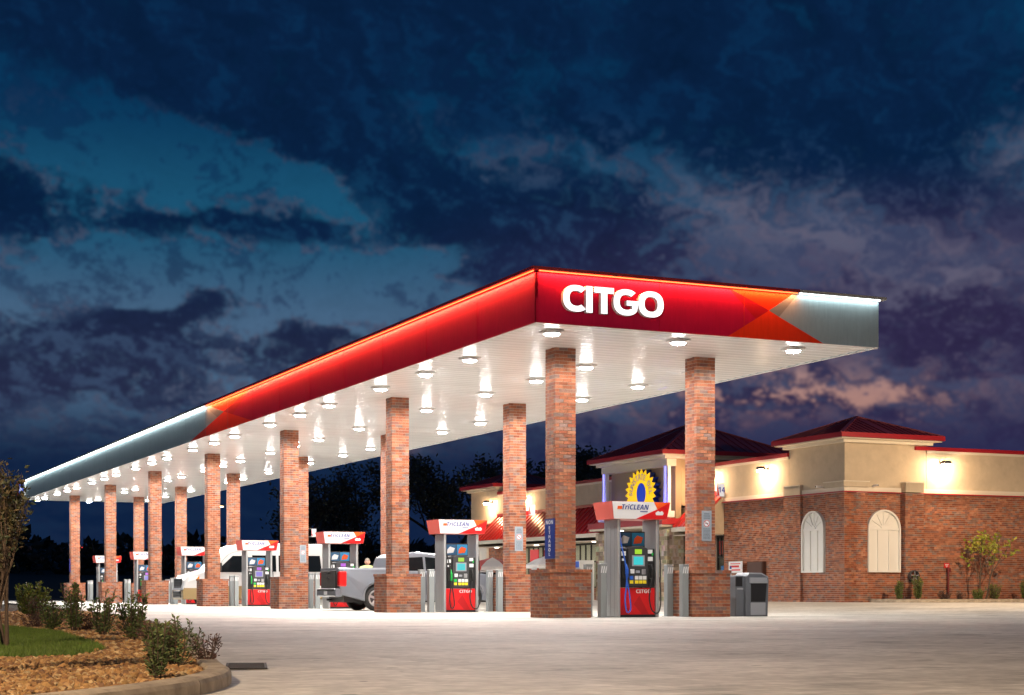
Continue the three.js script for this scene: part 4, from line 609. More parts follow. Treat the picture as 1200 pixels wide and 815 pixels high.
// things by the store walls
{
  let t = thing('hose_reel', 'round grey hose reel on the side wall behind small shrubs', 'hose reel', [27.62, 1.2, SZ + 0.36]);
  part('rim', new THREE.TorusGeometry(0.22, 0.028, 8, 28), M.darkMetal, t, { at: [0, 0, 0.04] }); part('rim', new THREE.TorusGeometry(0.22, 0.028, 8, 28), M.darkMetal, t, { at: [0, 0, 0.14] }); for (let k = 0; k < 5; k++) { const m = part('spoke', box(0.03, 0.22, 0.02, 0, 0.11, 0.15), M.plasticLight, t); m.rotation.z = k * 1.2566; } part('hub', cyl(0.05, 0.05, 0.16, 0, 0, 0, 12).rotateX(Math.PI / 2), M.darkMetal, t, { at: [0, 0, 0.09] });
  t = thing('fire_sign', 'small red sign above a red pipe on the side wall', 'sign', [29.6, 1.3, SZ + 0.03]); part('plate', rbox(0.27, 0.2, 0.012, 0.004, 0, 0.35, 0), M.signRed, t); part('lettering', [span(-0.09, 0.09, 0.38, 0.405, 0.0065, 0.009), span(-0.07, 0.07, 0.33, 0.35, 0.0065, 0.009), span(-0.05, 0.05, 0.29, 0.31, 0.0065, 0.009)], M.signWhite, t); part('pipe', [cyl(0.04, 0.04, 1.1, 0, -0.3, 0.1, 12), cyl(0.05, 0.05, 0.14, 0, 0.2, 0.1, 12), cyl(0.035, 0.035, 0.16, 0.06, 0.16, 0.14, 10).rotateZ(0)], std(0.16, 0.015, 0.015, 0.5), t);
  t = thing('wall_notice', 'white notice board with red lines beside the waste bin, on the store wall', 'sign', [FX - 0.03, 1.42, -34.2], -Math.PI / 2); 
  t.position.set(FX - 0.35, 1.4, -31.0); part('board', rbox(1.1, 0.5, 0.03, 0.006, 0, 0.25, 0), M.signWhite, t); part('print', [span(-0.4, 0.4, 0.38, 0.42, 0.016, 0.018), span(-0.44, 0.3, 0.24, 0.33, 0.016, 0.018), span(-0.3, 0.4, 0.1, 0.16, 0.016, 0.018)], M.signRed, t); part('print', [span(-0.46, -0.3, 0.18, 0.3, 0.0185, 0.02)], M.blueInk, t); part('stand', [span(-0.4, -0.36, -1.22, 0.0, -0.01, 0.01), span(0.36, 0.4, -1.22, 0.0, -0.01, 0.01)], M.steel, t);
  t = thing('meter_cabinet', 'dark brown metal cabinet on the brick wall behind the waste bin', 'cabinet', [FX - 0.12, 0.55, -29.7], -Math.PI / 2); part('case', rbox(1.2, 1.3, 0.2, 0.02, 0, 0.68, 0), M.brown, t); part('door', rbox(1.1, 1.2, 0.02, 0.008, 0, 0.68, 0.105), M.brown, t); part('handle', rbox(0.03, 0.14, 0.03, 0.008, 0.45, 0.7, 0.13), M.darkMetal, t);
  for (const [p, a, who] of [[[FX - 0.02, 4.78, -25.0], -Math.PI / 2, 'front wall by the near corner'], [[25.95, 4.78, SZ + 0.02], 0, 'side wall by the near corner']]) { t = thing('security_camera', 'small white security camera on the cream ' + who, 'camera', p, a, 'security cameras'); part('body', rbox(0.09, 0.09, 0.26, 0.03, 0, 0.03, 0.2), M.whitePaint, t); part('mount', cyl(0.04, 0.05, 0.12, 0, 0, 0, 10).rotateX(Math.PI / 2).translate(0, 0.02, 0.05), M.whitePaint, t); part('lens', cyl(0.03, 0.03, 0.01, 0, 0, 0, 10).rotateX(Math.PI / 2).translate(0, 0.03, 0.333), M.black, t); }
  t = thing('ice_freezer', 'white ice freezer with red dots beside the store entrance', 'freezer', [22.2, GY, -42.0], -Math.PI / 2); part('case', rbox(1.6, 1.95, 0.8, 0.03, 0, 0.98, 0), M.whitePaint, t); for (const x of [-0.4, 0.4]) part('door', rbox(0.72, 1.4, 0.03, 0.01, x, 0.85, 0.41), M.signWhite, t); for (let k = 0; k < 4; k++) part('dot', cyl(0.05, 0.05, 0.008, 0, 0, 0, 10).rotateZ(Math.PI / 2).translate(-0.805, 1.55 - k * 0.32, 0.15), M.signRed, t); part('header', rbox(1.5, 0.3, 0.02, 0.006, 0, 1.75, 0.405), M.blueHose, t);
  t = thing('feather_banner', 'tall red advertising banner with a blue foot near the second store side column', 'banner', [20, GY, -42.5], -Math.PI / 2); part('banner', rbox(0.95, 1.95, 0.04, 0.015, 0, 1.5, 0), M.signRed, t); part('print', span(-0.3, 0.3, 1.4, 1.9, 0.021, 0.024), M.signWhite, t); part('foot', rbox(0.95, 0.12, 0.3, 0.02, 0, 0.46, 0), std(0.1, 0.08, 0.6, 0.4), t); part('pole', [span(-0.4, -0.36, 0, 0.5, -0.02, 0.02), span(0.36, 0.4, 0, 0.5, -0.02, 0.02)], M.steel, t);
  // patio umbrellas
  function umbrella(label, pos, mats, R, top, drop) {
    const u = thing('patio_umbrella', label, 'umbrella', pos, 0, 'umbrellas in front of the store'); const n = 8;
    for (let i = 0; i < n; i++) { const a0 = (i / n) * 6.2832, a1 = ((i + 1) / n) * 6.2832, p = (a, r, y) => [Math.cos(a) * r, y, Math.sin(a) * r]; const v = [p(0, 0, top), p(a0, R * 0.55, top - drop * 0.42), p(a1, R * 0.55, top - drop * 0.42), p(a0, R, top - drop), p(a1, R, top - drop), p(a0, R * 1.01, top - drop - 0.16), p(a1, R * 1.01, top - drop - 0.16)]; const g = new THREE.BufferGeometry(); g.setAttribute('position', new THREE.Float32BufferAttribute(v.flat(), 3)); g.setIndex([0, 2, 1, 1, 2, 3, 2, 4, 3, 3, 4, 5, 4, 6, 5]); const g2 = g.toNonIndexed(); g2.computeVertexNormals(); part('canopy_panel', g2, mats[i % mats.length], u); }
    part('pole', cyl(0.025, 0.025, top, 0, top / 2, 0, 10), M.steel, u); part('base', cyl(0.28, 0.32, 0.08, 0, 0.04, 0, 20), M.darkMetal, u);
  }
  const cloth = (c) => { const m = phys(...c, 0.8, 0, { transmission: 0.25, thickness: 0, side: THREE.DoubleSide }); return m; };
  umbrella('red and white striped patio umbrella between the second pump and the store', [20, GY, -47.6], [cloth([0.75, 0.72, 0.68]), cloth([0.5, 0.06, 0.05])], 1.55, 2.2, 0.5);
  umbrella('plain white patio umbrella between the red banner and the nearest column', [20, GY, -41.2], [cloth([0.8, 0.8, 0.78])], 1.1, 2.15, 0.45);
}

// ------------------------------------------------------------------ vehicles
function wheel(parent, x, z, r, w, alloyMat = M.alloy, spokes = 5) {
  const s = Math.sign(z), t = part('wheel', new THREE.TorusGeometry(r - w * 0.36, w * 0.4, 12, 32).scale(1, 1, 1.25), M.rubber, parent, { at: [x, r, z - s * w / 2] });
  const rim = part('rim', [cyl(r * 0.68, r * 0.68, w * 0.7, 0, 0, 0, 28).rotateX(Math.PI / 2), new THREE.TorusGeometry(r * 0.64, 0.018, 6, 28).translate(0, 0, s * w * 0.44)], M.darkMetal, t);
  const g = []; for (let k = 0; k < spokes; k++) g.push(rbox(0.075, r * 0.6, 0.03, 0.012, 0, r * 0.32, 0).rotateZ((k / spokes) * 6.2832)); g.push(cyl(0.07, 0.07, 0.05, 0, 0, 0, 14).rotateX(Math.PI / 2)); g.push(new THREE.TorusGeometry(r * 0.62, 0.03, 6, 28));
  part('spokes', merge(g).translate(0, 0, s * w * 0.42), alloyMat, t); return t;
}
// side outline extruded across the width; above the belt line the sides lean in, ends are rounded in plan
function shell(pts, width, { belt = 1, lean = 0.16, bevel = 0.06, plan = 0 } = {}) {
  const s = pts instanceof THREE.Shape ? pts : poly(pts), g0 = slab(s, width - 2 * bevel, bevel); g0.translate(0, 0, -width / 2 + bevel);
  const g = g0.index ? g0.toNonIndexed() : g0, p = g.attributes.position; g.computeBoundingBox(); const b = g.boundingBox, cx = (b.min.x + b.max.x) / 2, hx = (b.max.x - b.min.x) / 2;
  for (let i = 0; i < p.count; i++) { const y = p.getY(i), x = p.getX(i); let k = 1 - lean * Math.max(0, y - belt); k *= 1 - plan * Math.pow(Math.abs((x - cx) / hx), 6); p.setZ(i, p.getZ(i) * k); }
  g.computeVertexNormals(); return g;
}
function outline(pts, arches) {                                         // polygon whose lower edge has round wheel openings, from the front bottom to the back bottom
  const s = new THREE.Shape(); pts.forEach((p, i) => (i ? s.lineTo(p[0], p[1]) : s.moveTo(p[0], p[1])));
  for (const [x, r, y] of arches) { s.lineTo(x + r, y); s.absarc(x, y + 0.1, r, 0, Math.PI, false); s.lineTo(x - r, y); }
  s.closePath(); return s;
}
{ // white passenger van, nose towards -x
  const v = thing('passenger_van', 'white passenger van with gold lower body parked behind the fourth pump', 'van', [1.9, 0, -39.75]);
  const W = 2.05;
  const up = outline([[0.02, 0.74], [0.1, 1.02], [0.22, 1.2], [0.75, 1.36], [1.12, 1.46], [1.9, 2.3], [2.25, 2.5], [2.9, 2.6], [6.1, 2.58], [6.28, 2.45], [6.36, 1.3], [6.36, 0.74]], []);
  part('body', shell(up, W, { belt: 1.35, lean: 0.09, bevel: 0.09, plan: 0.05 }), M.vanWhite, v);
  const lo = outline([[0.0, 0.3], [-0.02, 0.55], [0.03, 0.735], [6.37, 0.735], [6.38, 0.3]], [[5.05, 0.43, 0.3], [1.22, 0.43, 0.3]]);
  part('lower_body', shell(lo, W + 0.01, { belt: 3, bevel: 0.05, plan: 0.05 }), M.vanGold, v); part('underbody', span(0.3, 6.1, 0.28, 0.9, -0.82, 0.82), M.black, v);
  const pane = (pts, nm = 'side_window') => { for (const s of [1, -1]) { const g = slab(pts, 0.012); const p = g.attributes.position; for (let i = 0; i < p.count; i++) { const y = p.getY(i); p.setZ(i, s * (p.getZ(i) + (W / 2) * (1 - 0.09 * Math.max(0, y - 1.35)) + 0.002)); } g.computeVertexNormals(); part(nm, g, M.tint, v); } };
  pane([[1.42, 1.5], [1.45, 1.42], [2.5, 1.42], [2.5, 2.12], [2.1, 2.12]]); pane([[2.95, 1.45], [4.0, 1.45], [4.0, 2.15], [2.95, 2.15]]); pane([[4.12, 1.45], [5.1, 1.45], [5.1, 2.15], [4.12, 2.15]]); pane([[5.22, 1.45], [6.05, 1.45], [5.98, 2.15], [5.22, 2.15]]);
  part('windscreen', slab([[1.13, 1.5], [1.85, 2.26], [1.84, 2.28], [1.1, 1.52]], 1.6).translate(-0.015, 0.01, -0.8), M.tint, v);
  for (const s of [1, -1]) {
    const d = part('front_door', tube([[1.35, 0.76, s * 1.03], [1.33, 1.36, s * 1.032], [2.0, 2.22, s * 0.952], [2.62, 2.24, s * 0.95], [2.64, 1.36, s * 1.032], [2.64, 0.76, s * 1.03]], 0.006, 40, 5), M.black, v); part('handle', rbox(0.16, 0.03, 0.03, 0.01, 2.45, 1.3, s * 1.035), M.vanWhite, d);
    part('mirror', [rbox(0.1, 0.38, 0.2, 0.03, 1.5, 1.62, s * 1.22), span(1.47, 1.53, 1.45, 1.5, s > 0 ? 1.0 : -1.2, s > 0 ? 1.2 : -1.0)], M.rubber, v);
    part('headlight', slab([[0.14, 1.0], [0.5, 1.1], [0.62, 1.26], [0.22, 1.18]], 0.03).translate(0, 0, s > 0 ? 0.99 : -1.02), M.headlamp, v); part('indicator', slab([[0.52, 1.1], [0.64, 1.14], [0.64, 1.26], [0.63, 1.26]], 0.03).translate(0, 0, s > 0 ? 1.0 : -1.03), M.amber, v);
    part('tail_light', rbox(0.04, 0.5, 0.14, 0.01, 6.36, 1.3, s * 0.93), M.tailRed, v); part('fog_lamp', cyl(0.07, 0.07, 0.02, 0, 0, 0, 14).rotateX(Math.PI / 2).translate(0.35, 0.52, s * 0.975), M.headlamp, v);
  }
  const gr = part('grille', rbox(0.08, 0.42, 1.3, 0.02, -0.02, 0.95, 0), M.black, v); for (let k = 0; k < 4; k++) part('grille_bar', span(-0.07, -0.058, 0.8 + k * 0.1, 0.82 + k * 0.1, -0.56, 0.56), M.plasticGrey, gr);
  part('bumper', rbox(0.16, 0.3, 1.3, 0.04, -0.02, 0.48, 0), M.black, v);
  for (const x of [1.22, 5.05]) for (const z of [1.0, -1.0]) wheel(v, x, z, 0.36, 0.22);
}
{ // grey pickup, tail towards -x
  const v = thing('pickup_truck', 'grey four door pickup truck parked at the second pump', 'pickup truck', [1.7, 0, -18.55]);
  const W = 1.96;
  const body = outline([[0.06, 0.55], [0.05, 0.72], [0.02, 1.26], [1.7, 1.27], [1.72, 1.18], [3.9, 1.18], [4.3, 1.16], [5.15, 1.06], [5.3, 0.92], [5.34, 0.5], [5.25, 0.36]], [[4.35, 0.42, 0.36], [1.18, 0.42, 0.36]]);
  part('body', shell(body, W, { belt: 0.75, lean: 0.09, bevel: 0.06, plan: 0.03 }), M.truckGrey, v); part('underbody', span(0.2, 5.1, 0.26, 0.8, -0.75, 0.75), M.black, v);
  part('bed_floor', span(0.15, 1.66, 1.255, 1.285, -0.78, 0.78), M.black, v);
  part('cab', shell([[1.66, 1.16], [1.78, 1.62], [1.95, 1.73], [2.6, 1.79], [3.3, 1.74], [4.15, 1.17]], 1.74, { belt: 1.17, lean: 0.3, bevel: 0.05 }), M.truckGrey, v);
  for (const s of [1, -1]) for (const pts of [[[1.98, 1.2], [2.78, 1.2], [2.78, 1.68], [2.1, 1.64]], [[2.86, 1.2], [3.82, 1.2], [3.3, 1.64], [2.86, 1.68]]]) { const g = slab(pts, 0.01), p = g.attributes.position; for (let i = 0; i < p.count; i++) p.setZ(i, s * (p.getZ(i) + 0.872 * (1 - 0.3 * Math.max(0, p.getY(i) - 1.17)) + 0.002)); g.computeVertexNormals(); part('side_window', g, M.tint, v); }
  part('rear_window', slab([[1.69, 1.24], [1.77, 1.6], [1.765, 1.6], [1.68, 1.24]], 1.3).translate(-0.02, 0, -0.65), M.tint, v); part('windscreen', slab([[4.08, 1.24], [3.38, 1.7], [3.4, 1.71], [4.1, 1.25]], 1.35).translate(0, 0.012, -0.675), M.tint, v);
  const tg = part('tailgate', rbox(0.05, 0.56, 1.42, 0.02, -0.045, 0.96, 0), std(0.022, 0.016, 0.014, 0.5, 0), v); part('emblem', rbox(0.012, 0.09, 0.1, 0.004, -0.075, 1.0, 0), M.chrome, tg); part('handle', rbox(0.02, 0.06, 0.2, 0.008, -0.076, 1.16, 0), M.black, tg);
  for (const s of [1, -1]) { part('tail_light', rbox(0.26, 0.48, 0.2, 0.05, 0.09, 0.98, s * 0.87), M.tailRed, v); part('mirror', rbox(0.12, 0.16, 0.2, 0.03, 3.72, 1.26, s * 1.04), M.truckGrey, v); part('headlight', rbox(0.3, 0.14, 0.2, 0.04, 5.15, 0.92, s * 0.8), M.headlamp, v); const d = part('door_seam', [tube([[1.85, 0.5, s * 0.984], [1.85, 1.12, s * 0.962]], 0.006, 6, 5), tube([[2.82, 0.5, s * 0.984], [2.82, 1.12, s * 0.962]], 0.006, 6, 5), tube([[3.9, 0.5, s * 0.984], [3.86, 1.12, s * 0.962]], 0.006, 6, 5)], M.black, v); for (const x of [2.55, 3.55]) part('handle', rbox(0.2, 0.035, 0.03, 0.01, x - 0.5 + 0.4, 1.05, s * 0.975), M.truckGrey, d); }
  const rb = part('rear_bumper', rbox(0.24, 0.26, 1.86, 0.05, -0.03, 0.56, 0), M.truckGrey, v); part('bumper_step', rbox(0.1, 0.07, 1.6, 0.02, -0.12, 0.64, 0), M.rubber, rb); part('number_plate', rbox(0.012, 0.12, 0.3, 0.003, -0.156, 0.55, 0), M.label, rb); part('exhaust', cyl(0.035, 0.035, 0.2, 0, 0, 0, 12).rotateZ(Math.PI / 2).translate(0.15, 0.34, -0.5), M.darkMetal, v); part('front_bumper', rbox(0.2, 0.3, 1.8, 0.05, 5.26, 0.52, 0), M.rubber, v);
  for (const x of [1.18, 4.35]) for (const z of [0.96, -0.96]) wheel(v, x, z, 0.385, 0.24);
  for (const x of [1.18, 4.35]) for (const s of [1, -1]) part('arch_trim', new THREE.TorusGeometry(0.435, 0.022, 6, 24, Math.PI).translate(x, 0.46, s * 0.968), M.truckGrey, v);
  for (const s of [1, -1]) part('mud_flap', rbox(0.02, 0.22, 0.2, 0.006, 0.76, 0.42, s * 0.86), M.rubber, v);
}
{ // parked sedan by the store, seen in the gap beside the second pump
  const v = thing('parked_sedan', 'white sedan parked under the red and white umbrella by the store', 'car', [15.9, 0.11, -44.4]);
  const W = 1.8, body = outline([[0, 0.5], [0.02, 0.8], [0.2, 0.95], [0.9, 1.0], [3.4, 0.98], [4.5, 0.86], [4.66, 0.7], [4.68, 0.4], [4.6, 0.25]], [[3.75, 0.36, 0.25], [0.92, 0.36, 0.25]]);
  part('body', shell(body, W, { belt: 0.7, lean: 0.12, bevel: 0.06, plan: 0.06 }), M.vanWhite, v); part('underbody', span(0.2, 4.4, 0.2, 0.6, -0.7, 0.7), M.black, v);
  part('cab', shell([[0.55, 0.97], [1.2, 1.38], [1.9, 1.46], [2.5, 1.4], [3.4, 0.96]], 1.56, { belt: 0.98, lean: 0.4, bevel: 0.05 }), M.tint, v); part('roof', shell([[1.15, 1.38], [1.9, 1.475], [2.55, 1.4], [1.9, 1.44]], 1.3, { belt: 3, bevel: 0.02 }), M.vanWhite, v);
  for (const s of [1, -1]) { part('tail_light', rbox(0.1, 0.14, 0.3, 0.03, 0.05, 0.82, s * 0.68), M.tailRed, v); part('headlight', rbox(0.2, 0.12, 0.3, 0.03, 4.55, 0.72, s * 0.66), M.headlamp, v); part('mirror', rbox(0.1, 0.1, 0.16, 0.03, 2.95, 1.02, s * 0.95), M.vanWhite, v); }
  for (const x of [0.92, 3.75]) for (const z of [0.88, -0.88]) wheel(v, x, z, 0.32, 0.2);
}
// ------------------------------------------------------------------ person at the third pump
{
  const person = thing('person', 'person in a pale green shirt standing behind the pickup, facing the camera', 'person', [4.0, 0, -21.6], -0.3);
  function field(bones, cell, min, max, k = 0.03) {                      // smooth union of tapered capsules, meshed
    const size = Math.max(max[0] - min[0], max[1] - min[1], max[2] - min[2]), res = Math.min(120, Math.ceil(size / cell)), mc = new MarchingCubes(res, new THREE.MeshBasicMaterial(), false, false, 120000);
    mc.isolation = 0; const A = new THREE.Vector3(), c = [(min[0] + max[0]) / 2, (min[1] + max[1]) / 2, (min[2] + max[2]) / 2];
    for (let z = 0; z < res; z++) for (let y = 0; y < res; y++) for (let x = 0; x < res; x++) {
      const P = [c[0] + (x / (res / 2) - 1) * size / 2, c[1] + (y / (res / 2) - 1) * size / 2, c[2] + (z / (res / 2) - 1) * size / 2]; let d = 1e3;
      for (const [a, b, ra, rb, sq = 1] of bones) { const ab = [b[0] - a[0], b[1] - a[1], b[2] - a[2]], ap = [P[0] - a[0], P[1] - a[1], P[2] - a[2]], t = clamp((ap[0] * ab[0] + ap[1] * ab[1] + ap[2] * ab[2]) / (ab[0] ** 2 + ab[1] ** 2 + ab[2] ** 2 + 1e-9)); const q = [ap[0] - ab[0] * t, ap[1] - ab[1] * t, (ap[2] - ab[2] * t) * sq]; const e = Math.hypot(...q) - lerp(ra, rb, t), h = clamp(0.5 + 0.5 * (d - e) / k); d = lerp(d, e, h) - k * h * (1 - h); }
      mc.field[x + y * res + z * res * res] = -d;
    }
    mc.update(); const n = mc.count, g = new THREE.BufferGeometry(); const p = new Float32Array(mc.positionArray.slice(0, n * 3)), nn = new Float32Array(mc.normalArray.slice(0, n * 3));
    for (let i = 0; i < n; i++) for (let a = 0; a < 3; a++) p[3 * i + a] = c[a] + p[3 * i + a] * size / 2;
    g.setAttribute('position', new THREE.BufferAttribute(p, 3)); g.setAttribute('normal', new THREE.BufferAttribute(nn, 3)); return g;
  }
  const B = [], mir = (f) => { f(1); f(-1); };
  B.push([[0, 0.95, 0], [0, 1.12, 0], 0.15, 0.14, 1.3], [[0, 1.12, 0], [0, 1.33, 0], 0.15, 0.16, 1.4], [[-0.15, 1.36, 0], [0.15, 1.36, 0], 0.075, 0.075], [[0, 1.38, 0], [0, 1.47, 0.015], 0.06, 0.055]);
  mir((s) => { B.push([[s * 0.09, 0.93, 0], [s * 0.1, 0.5, 0.02], 0.1, 0.065], [[s * 0.1, 0.5, 0.02], [s * 0.11, 0.09, -0.01], 0.062, 0.042], [[s * 0.11, 0.05, -0.04], [s * 0.13, 0.035, 0.14], 0.045, 0.038], [[s * 0.2, 1.36, 0], [s * 0.25, 1.1, 0.0], 0.058, 0.045], [[s * 0.25, 1.1, 0], [s * 0.2, 0.9, 0.15], 0.043, 0.032], [[s * 0.2, 0.9, 0.15], [s * 0.18, 0.85, 0.22], 0.03, 0.03, 1]); for (let f = 0; f < 4; f++) B.push([[s * (0.165 + f * 0.014), 0.855, 0.23], [s * (0.16 + f * 0.014), 0.8 - 0.004 * (f % 3), 0.285], 0.01, 0.008]); B.push([[s * 0.16, 0.87, 0.2], [s * 0.135, 0.85, 0.25], 0.011, 0.009]); });
  const head = [[[0, 1.56, 0.0], [0, 1.6, -0.015], 0.078, 0.083, 0.92], [[0, 1.5, 0.03], [0, 1.54, 0.035], 0.045, 0.055], [[0, 1.545, 0.1], [0, 1.57, 0.085], 0.014, 0.009], [[-0.078, 1.545, 0], [-0.08, 1.57, -0.005], 0.016, 0.02], [[0.078, 1.545, 0], [0.08, 1.57, -0.005], 0.016, 0.02], [[0, 1.42, 0.01], [0, 1.52, 0.01], 0.056, 0.054]];
  const bodyGeo = field(B, 0.02, [-0.4, -0.05, -0.4], [0.4, 1.55, 0.4]), headGeo = field(head, 0.0045, [-0.13, 1.38, -0.13], [0.13, 1.72, 0.14], 0.02);
  part('body', merge([bodyGeo, headGeo]), M.skin, person);
  const wear = (bones, grow, mat, name) => part(name, field(bones.map(([a, b, ra, rb, sq]) => [a, b, ra + grow, rb + grow, sq]), 0.016, [-0.4, 0, -0.4], [0.4, 1.5, 0.4]), mat, person);
  wear([...B.slice(0, 3), ...B.filter(([a]) => Math.abs(Math.abs(a[0]) - 0.2) < 0.001 && a[1] === 1.36)], 0.014, M.shirt, 'shirt');
  wear(B.filter(([a, b]) => a[1] <= 0.93 && a[1] >= 0.5 && Math.abs(a[0]) < 0.12 && b[1] < 0.6), 0.014, M.jeans, 'trousers');
  part('hair', field([[[0, 1.61, -0.03], [0, 1.63, -0.01], 0.083, 0.075, 0.9], [[0, 1.58, -0.06], [0, 1.54, -0.06], 0.055, 0.04]], 0.006, [-0.12, 1.45, -0.16], [0.12, 1.73, 0.1], 0.02), M.hair, person);
  for (const s of [-1, 1]) part('eye', new THREE.SphereGeometry(0.011, 10, 8).translate(s * 0.03, 1.572, 0.078), M.black, person); part('mouth', rbox(0.045, 0.007, 0.01, 0.003, 0, 1.505, 0.085), std(0.35, 0.12, 0.1, 0.6), person);
}

// ------------------------------------------------------------------ plants
class Leaves {                                                          // folded leaf blades collected into one geometry with a colour each
  constructor() { this.p = []; this.n = []; this.c = []; }
  add(x, y, z, dir, len, wid, col, r) {
    const d = new THREE.Vector3(...dir).normalize(), side = new THREE.Vector3(r() - 0.5, (r() - 0.5) * 0.5, r() - 0.5).cross(d).normalize(), up = new THREE.Vector3().crossVectors(side, d);
    const a = [x, y, z], q = (t, s, u) => [x + d.x * len * t + side.x * wid * s + up.x * u, y + d.y * len * t + side.y * wid * s + up.y * u, z + d.z * len * t + side.z * wid * s + up.z * u];
    const l = q(0.45, 0.5, 0), m = q(0.5, 0, -wid * 0.18), rr = q(0.45, -0.5, 0), tip = q(1, 0, 0);
    for (const t of [[a, l, m], [l, tip, m], [a, m, rr], [m, tip, rr]]) { this.p.push(...t[0], ...t[1], ...t[2]); for (let k = 0; k < 3; k++) this.c.push(...col); }
  }
  geometry() { const g = new THREE.BufferGeometry(); g.setAttribute('position', new THREE.Float32BufferAttribute(this.p, 3)); g.setAttribute('color', new THREE.Float32BufferAttribute(this.c, 3)); g.computeVertexNormals(); return g; }
}
const vary = (c, r, k = 0.35) => { const j = 1 - k / 2 + k * r(); return [c[0] * j * (0.85 + 0.3 * r()), c[1] * j, c[2] * j * (0.8 + 0.4 * r())]; };
const LEAF = leafMat(1, 1, 1), HOLLY = [[0.1, 0.15, 0.04], [0.125, 0.17, 0.05], [0.075, 0.115, 0.035]], RUST = [[0.12, 0.06, 0.045], [0.09, 0.05, 0.035], [0.16, 0.08, 0.06]], LIME = [[0.15, 0.2, 0.03], [0.2, 0.24, 0.04], [0.11, 0.16, 0.03]], AUTUMN = [[0.34, 0.36, 0.03], [0.26, 0.32, 0.03], [0.42, 0.38, 0.05]];
function shrub(label, pos, h, w, pal, o = {}) {
  const { stems = 9, leaves = 90, leaf = 0.045, upright = 0.6, name = 'shrub', seed = 1, fill = 1 } = o, r = rng(seed * 31 + 7), t = thing(name, label, 'shrub', pos, 0, o.group), L = new Leaves(), tw = [];
  for (let s = 0; s < stems; s++) {
    const a = r() * 6.283, rad = Math.sqrt(r()) * w * 0.5, top = h * (0.62 + 0.38 * r()) * (1 - 0.35 * (rad / (w * 0.5)) * (1 - upright)), bx = Math.cos(a) * rad * 0.22, bz = Math.sin(a) * rad * 0.22, ex = Math.cos(a) * rad, ez = Math.sin(a) * rad;
    const P = (q) => [lerp(bx, ex, q ** 0.8) + 0.02 * w * Math.sin(q * 5 + s), top * q, lerp(bz, ez, q ** 0.8) + 0.02 * w * Math.cos(q * 4 + s)];
    tw.push(tube([P(0), P(0.5), P(1)], Math.max(0.0025, h * 0.009), 6, 4));
    for (let k = 0; k < leaves; k++) {
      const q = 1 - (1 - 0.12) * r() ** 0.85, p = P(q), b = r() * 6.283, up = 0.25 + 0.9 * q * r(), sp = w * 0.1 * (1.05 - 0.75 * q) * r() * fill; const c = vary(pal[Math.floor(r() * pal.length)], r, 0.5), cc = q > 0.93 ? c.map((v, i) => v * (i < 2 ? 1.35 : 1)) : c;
      L.add(p[0] + Math.cos(b) * sp, p[1] + (r() - 0.5) * 0.03 * h, p[2] + Math.sin(b) * sp, [Math.cos(b), up, Math.sin(b)], leaf * (0.6 + 0.6 * r()), leaf * 0.42, cc, r);
    }
  }
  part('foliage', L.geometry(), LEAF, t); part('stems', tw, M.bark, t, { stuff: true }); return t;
}
const BEDY = 0.07;
const G1 = 'shrubs in the planting bed', G2 = 'shrubs along the store side wall';
shrub('upright dark green shrub nearest to the camera, in the tan gravel', [-12.36, BEDY, 20.95], 0.38, 0.22, HOLLY, { stems: 15, leaves: 48, leaf: 0.034, upright: 1, seed: 1, group: G1 });
shrub('wide dark green shrub beside the curved kerb end', [-11.86, BEDY, 19.3], 0.4, 0.44, HOLLY, { stems: 18, leaves: 48, leaf: 0.036, seed: 2, group: G1 });
shrub('twiggy reddish shrub at the kerb, right of the wide green shrub', [-11.5, BEDY, 18.7], 0.25, 0.32, RUST, { stems: 18, leaves: 26, leaf: 0.026, seed: 3, group: G1 });
shrub('tall narrow green shrub at the lawn tip, right one of a pair', [-10.9, BEDY, 13.2], 0.56, 0.36, HOLLY, { stems: 14, leaves: 52, leaf: 0.05, seed: 4, upright: 0.9, group: G1 });
shrub('tall narrow green shrub at the lawn tip, left one of a pair', [-10.85, BEDY, 11.2], 0.58, 0.36, HOLLY, { stems: 12, leaves: 52, leaf: 0.05, seed: 5, upright: 0.9, group: G1 });
shrub('tall bushy green shrub in front of the far brick piers', [-10.8, BEDY, 9.06], 0.7, 0.4, [...HOLLY, LIME[2]], { stems: 14, leaves: 62, leaf: 0.055, seed: 6, upright: 0.8, group: G1 });
shrub('rounded green shrub just left of the tall bushy one', [-10.95, BEDY, 8.1], 0.45, 0.5, [...HOLLY, LIME[2]], { stems: 14, leaves: 48, leaf: 0.05, seed: 7, group: G1 });
shrub('bright yellow green shrub behind the thin bare trunks', [-9.3, BEDY, -5.0], 0.8, 0.9, LIME, { stems: 20, leaves: 80, leaf: 0.09, seed: 8, upright: 0.8, group: G1 });
shrub('olive shrub in the far part of the planting bed', [-9.9, BEDY, 0.5], 0.5, 0.7, [...HOLLY, ...RUST], { stems: 18, leaves: 45, leaf: 0.06, seed: 9, group: G1 });
[[-10.55, 8.6, 'left of the pair of narrow shrubs'], [-10.6, 12.0, 'between the pair of narrow shrubs'], [-11.1, 15.3, 'behind the wide kerb side shrub'], [-10.9, 6.4, 'at the far edge of the lawn'], [-11.35, 16.6, 'just behind the twiggy kerb side shrub']].forEach(([x, z, w], i) => shrub(`low reddish brown shrub ${w}`, [x, BEDY, z], 0.26, 0.5, RUST, { stems: 20, leaves: 32, leaf: 0.032, seed: 20 + i, group: G1 }));
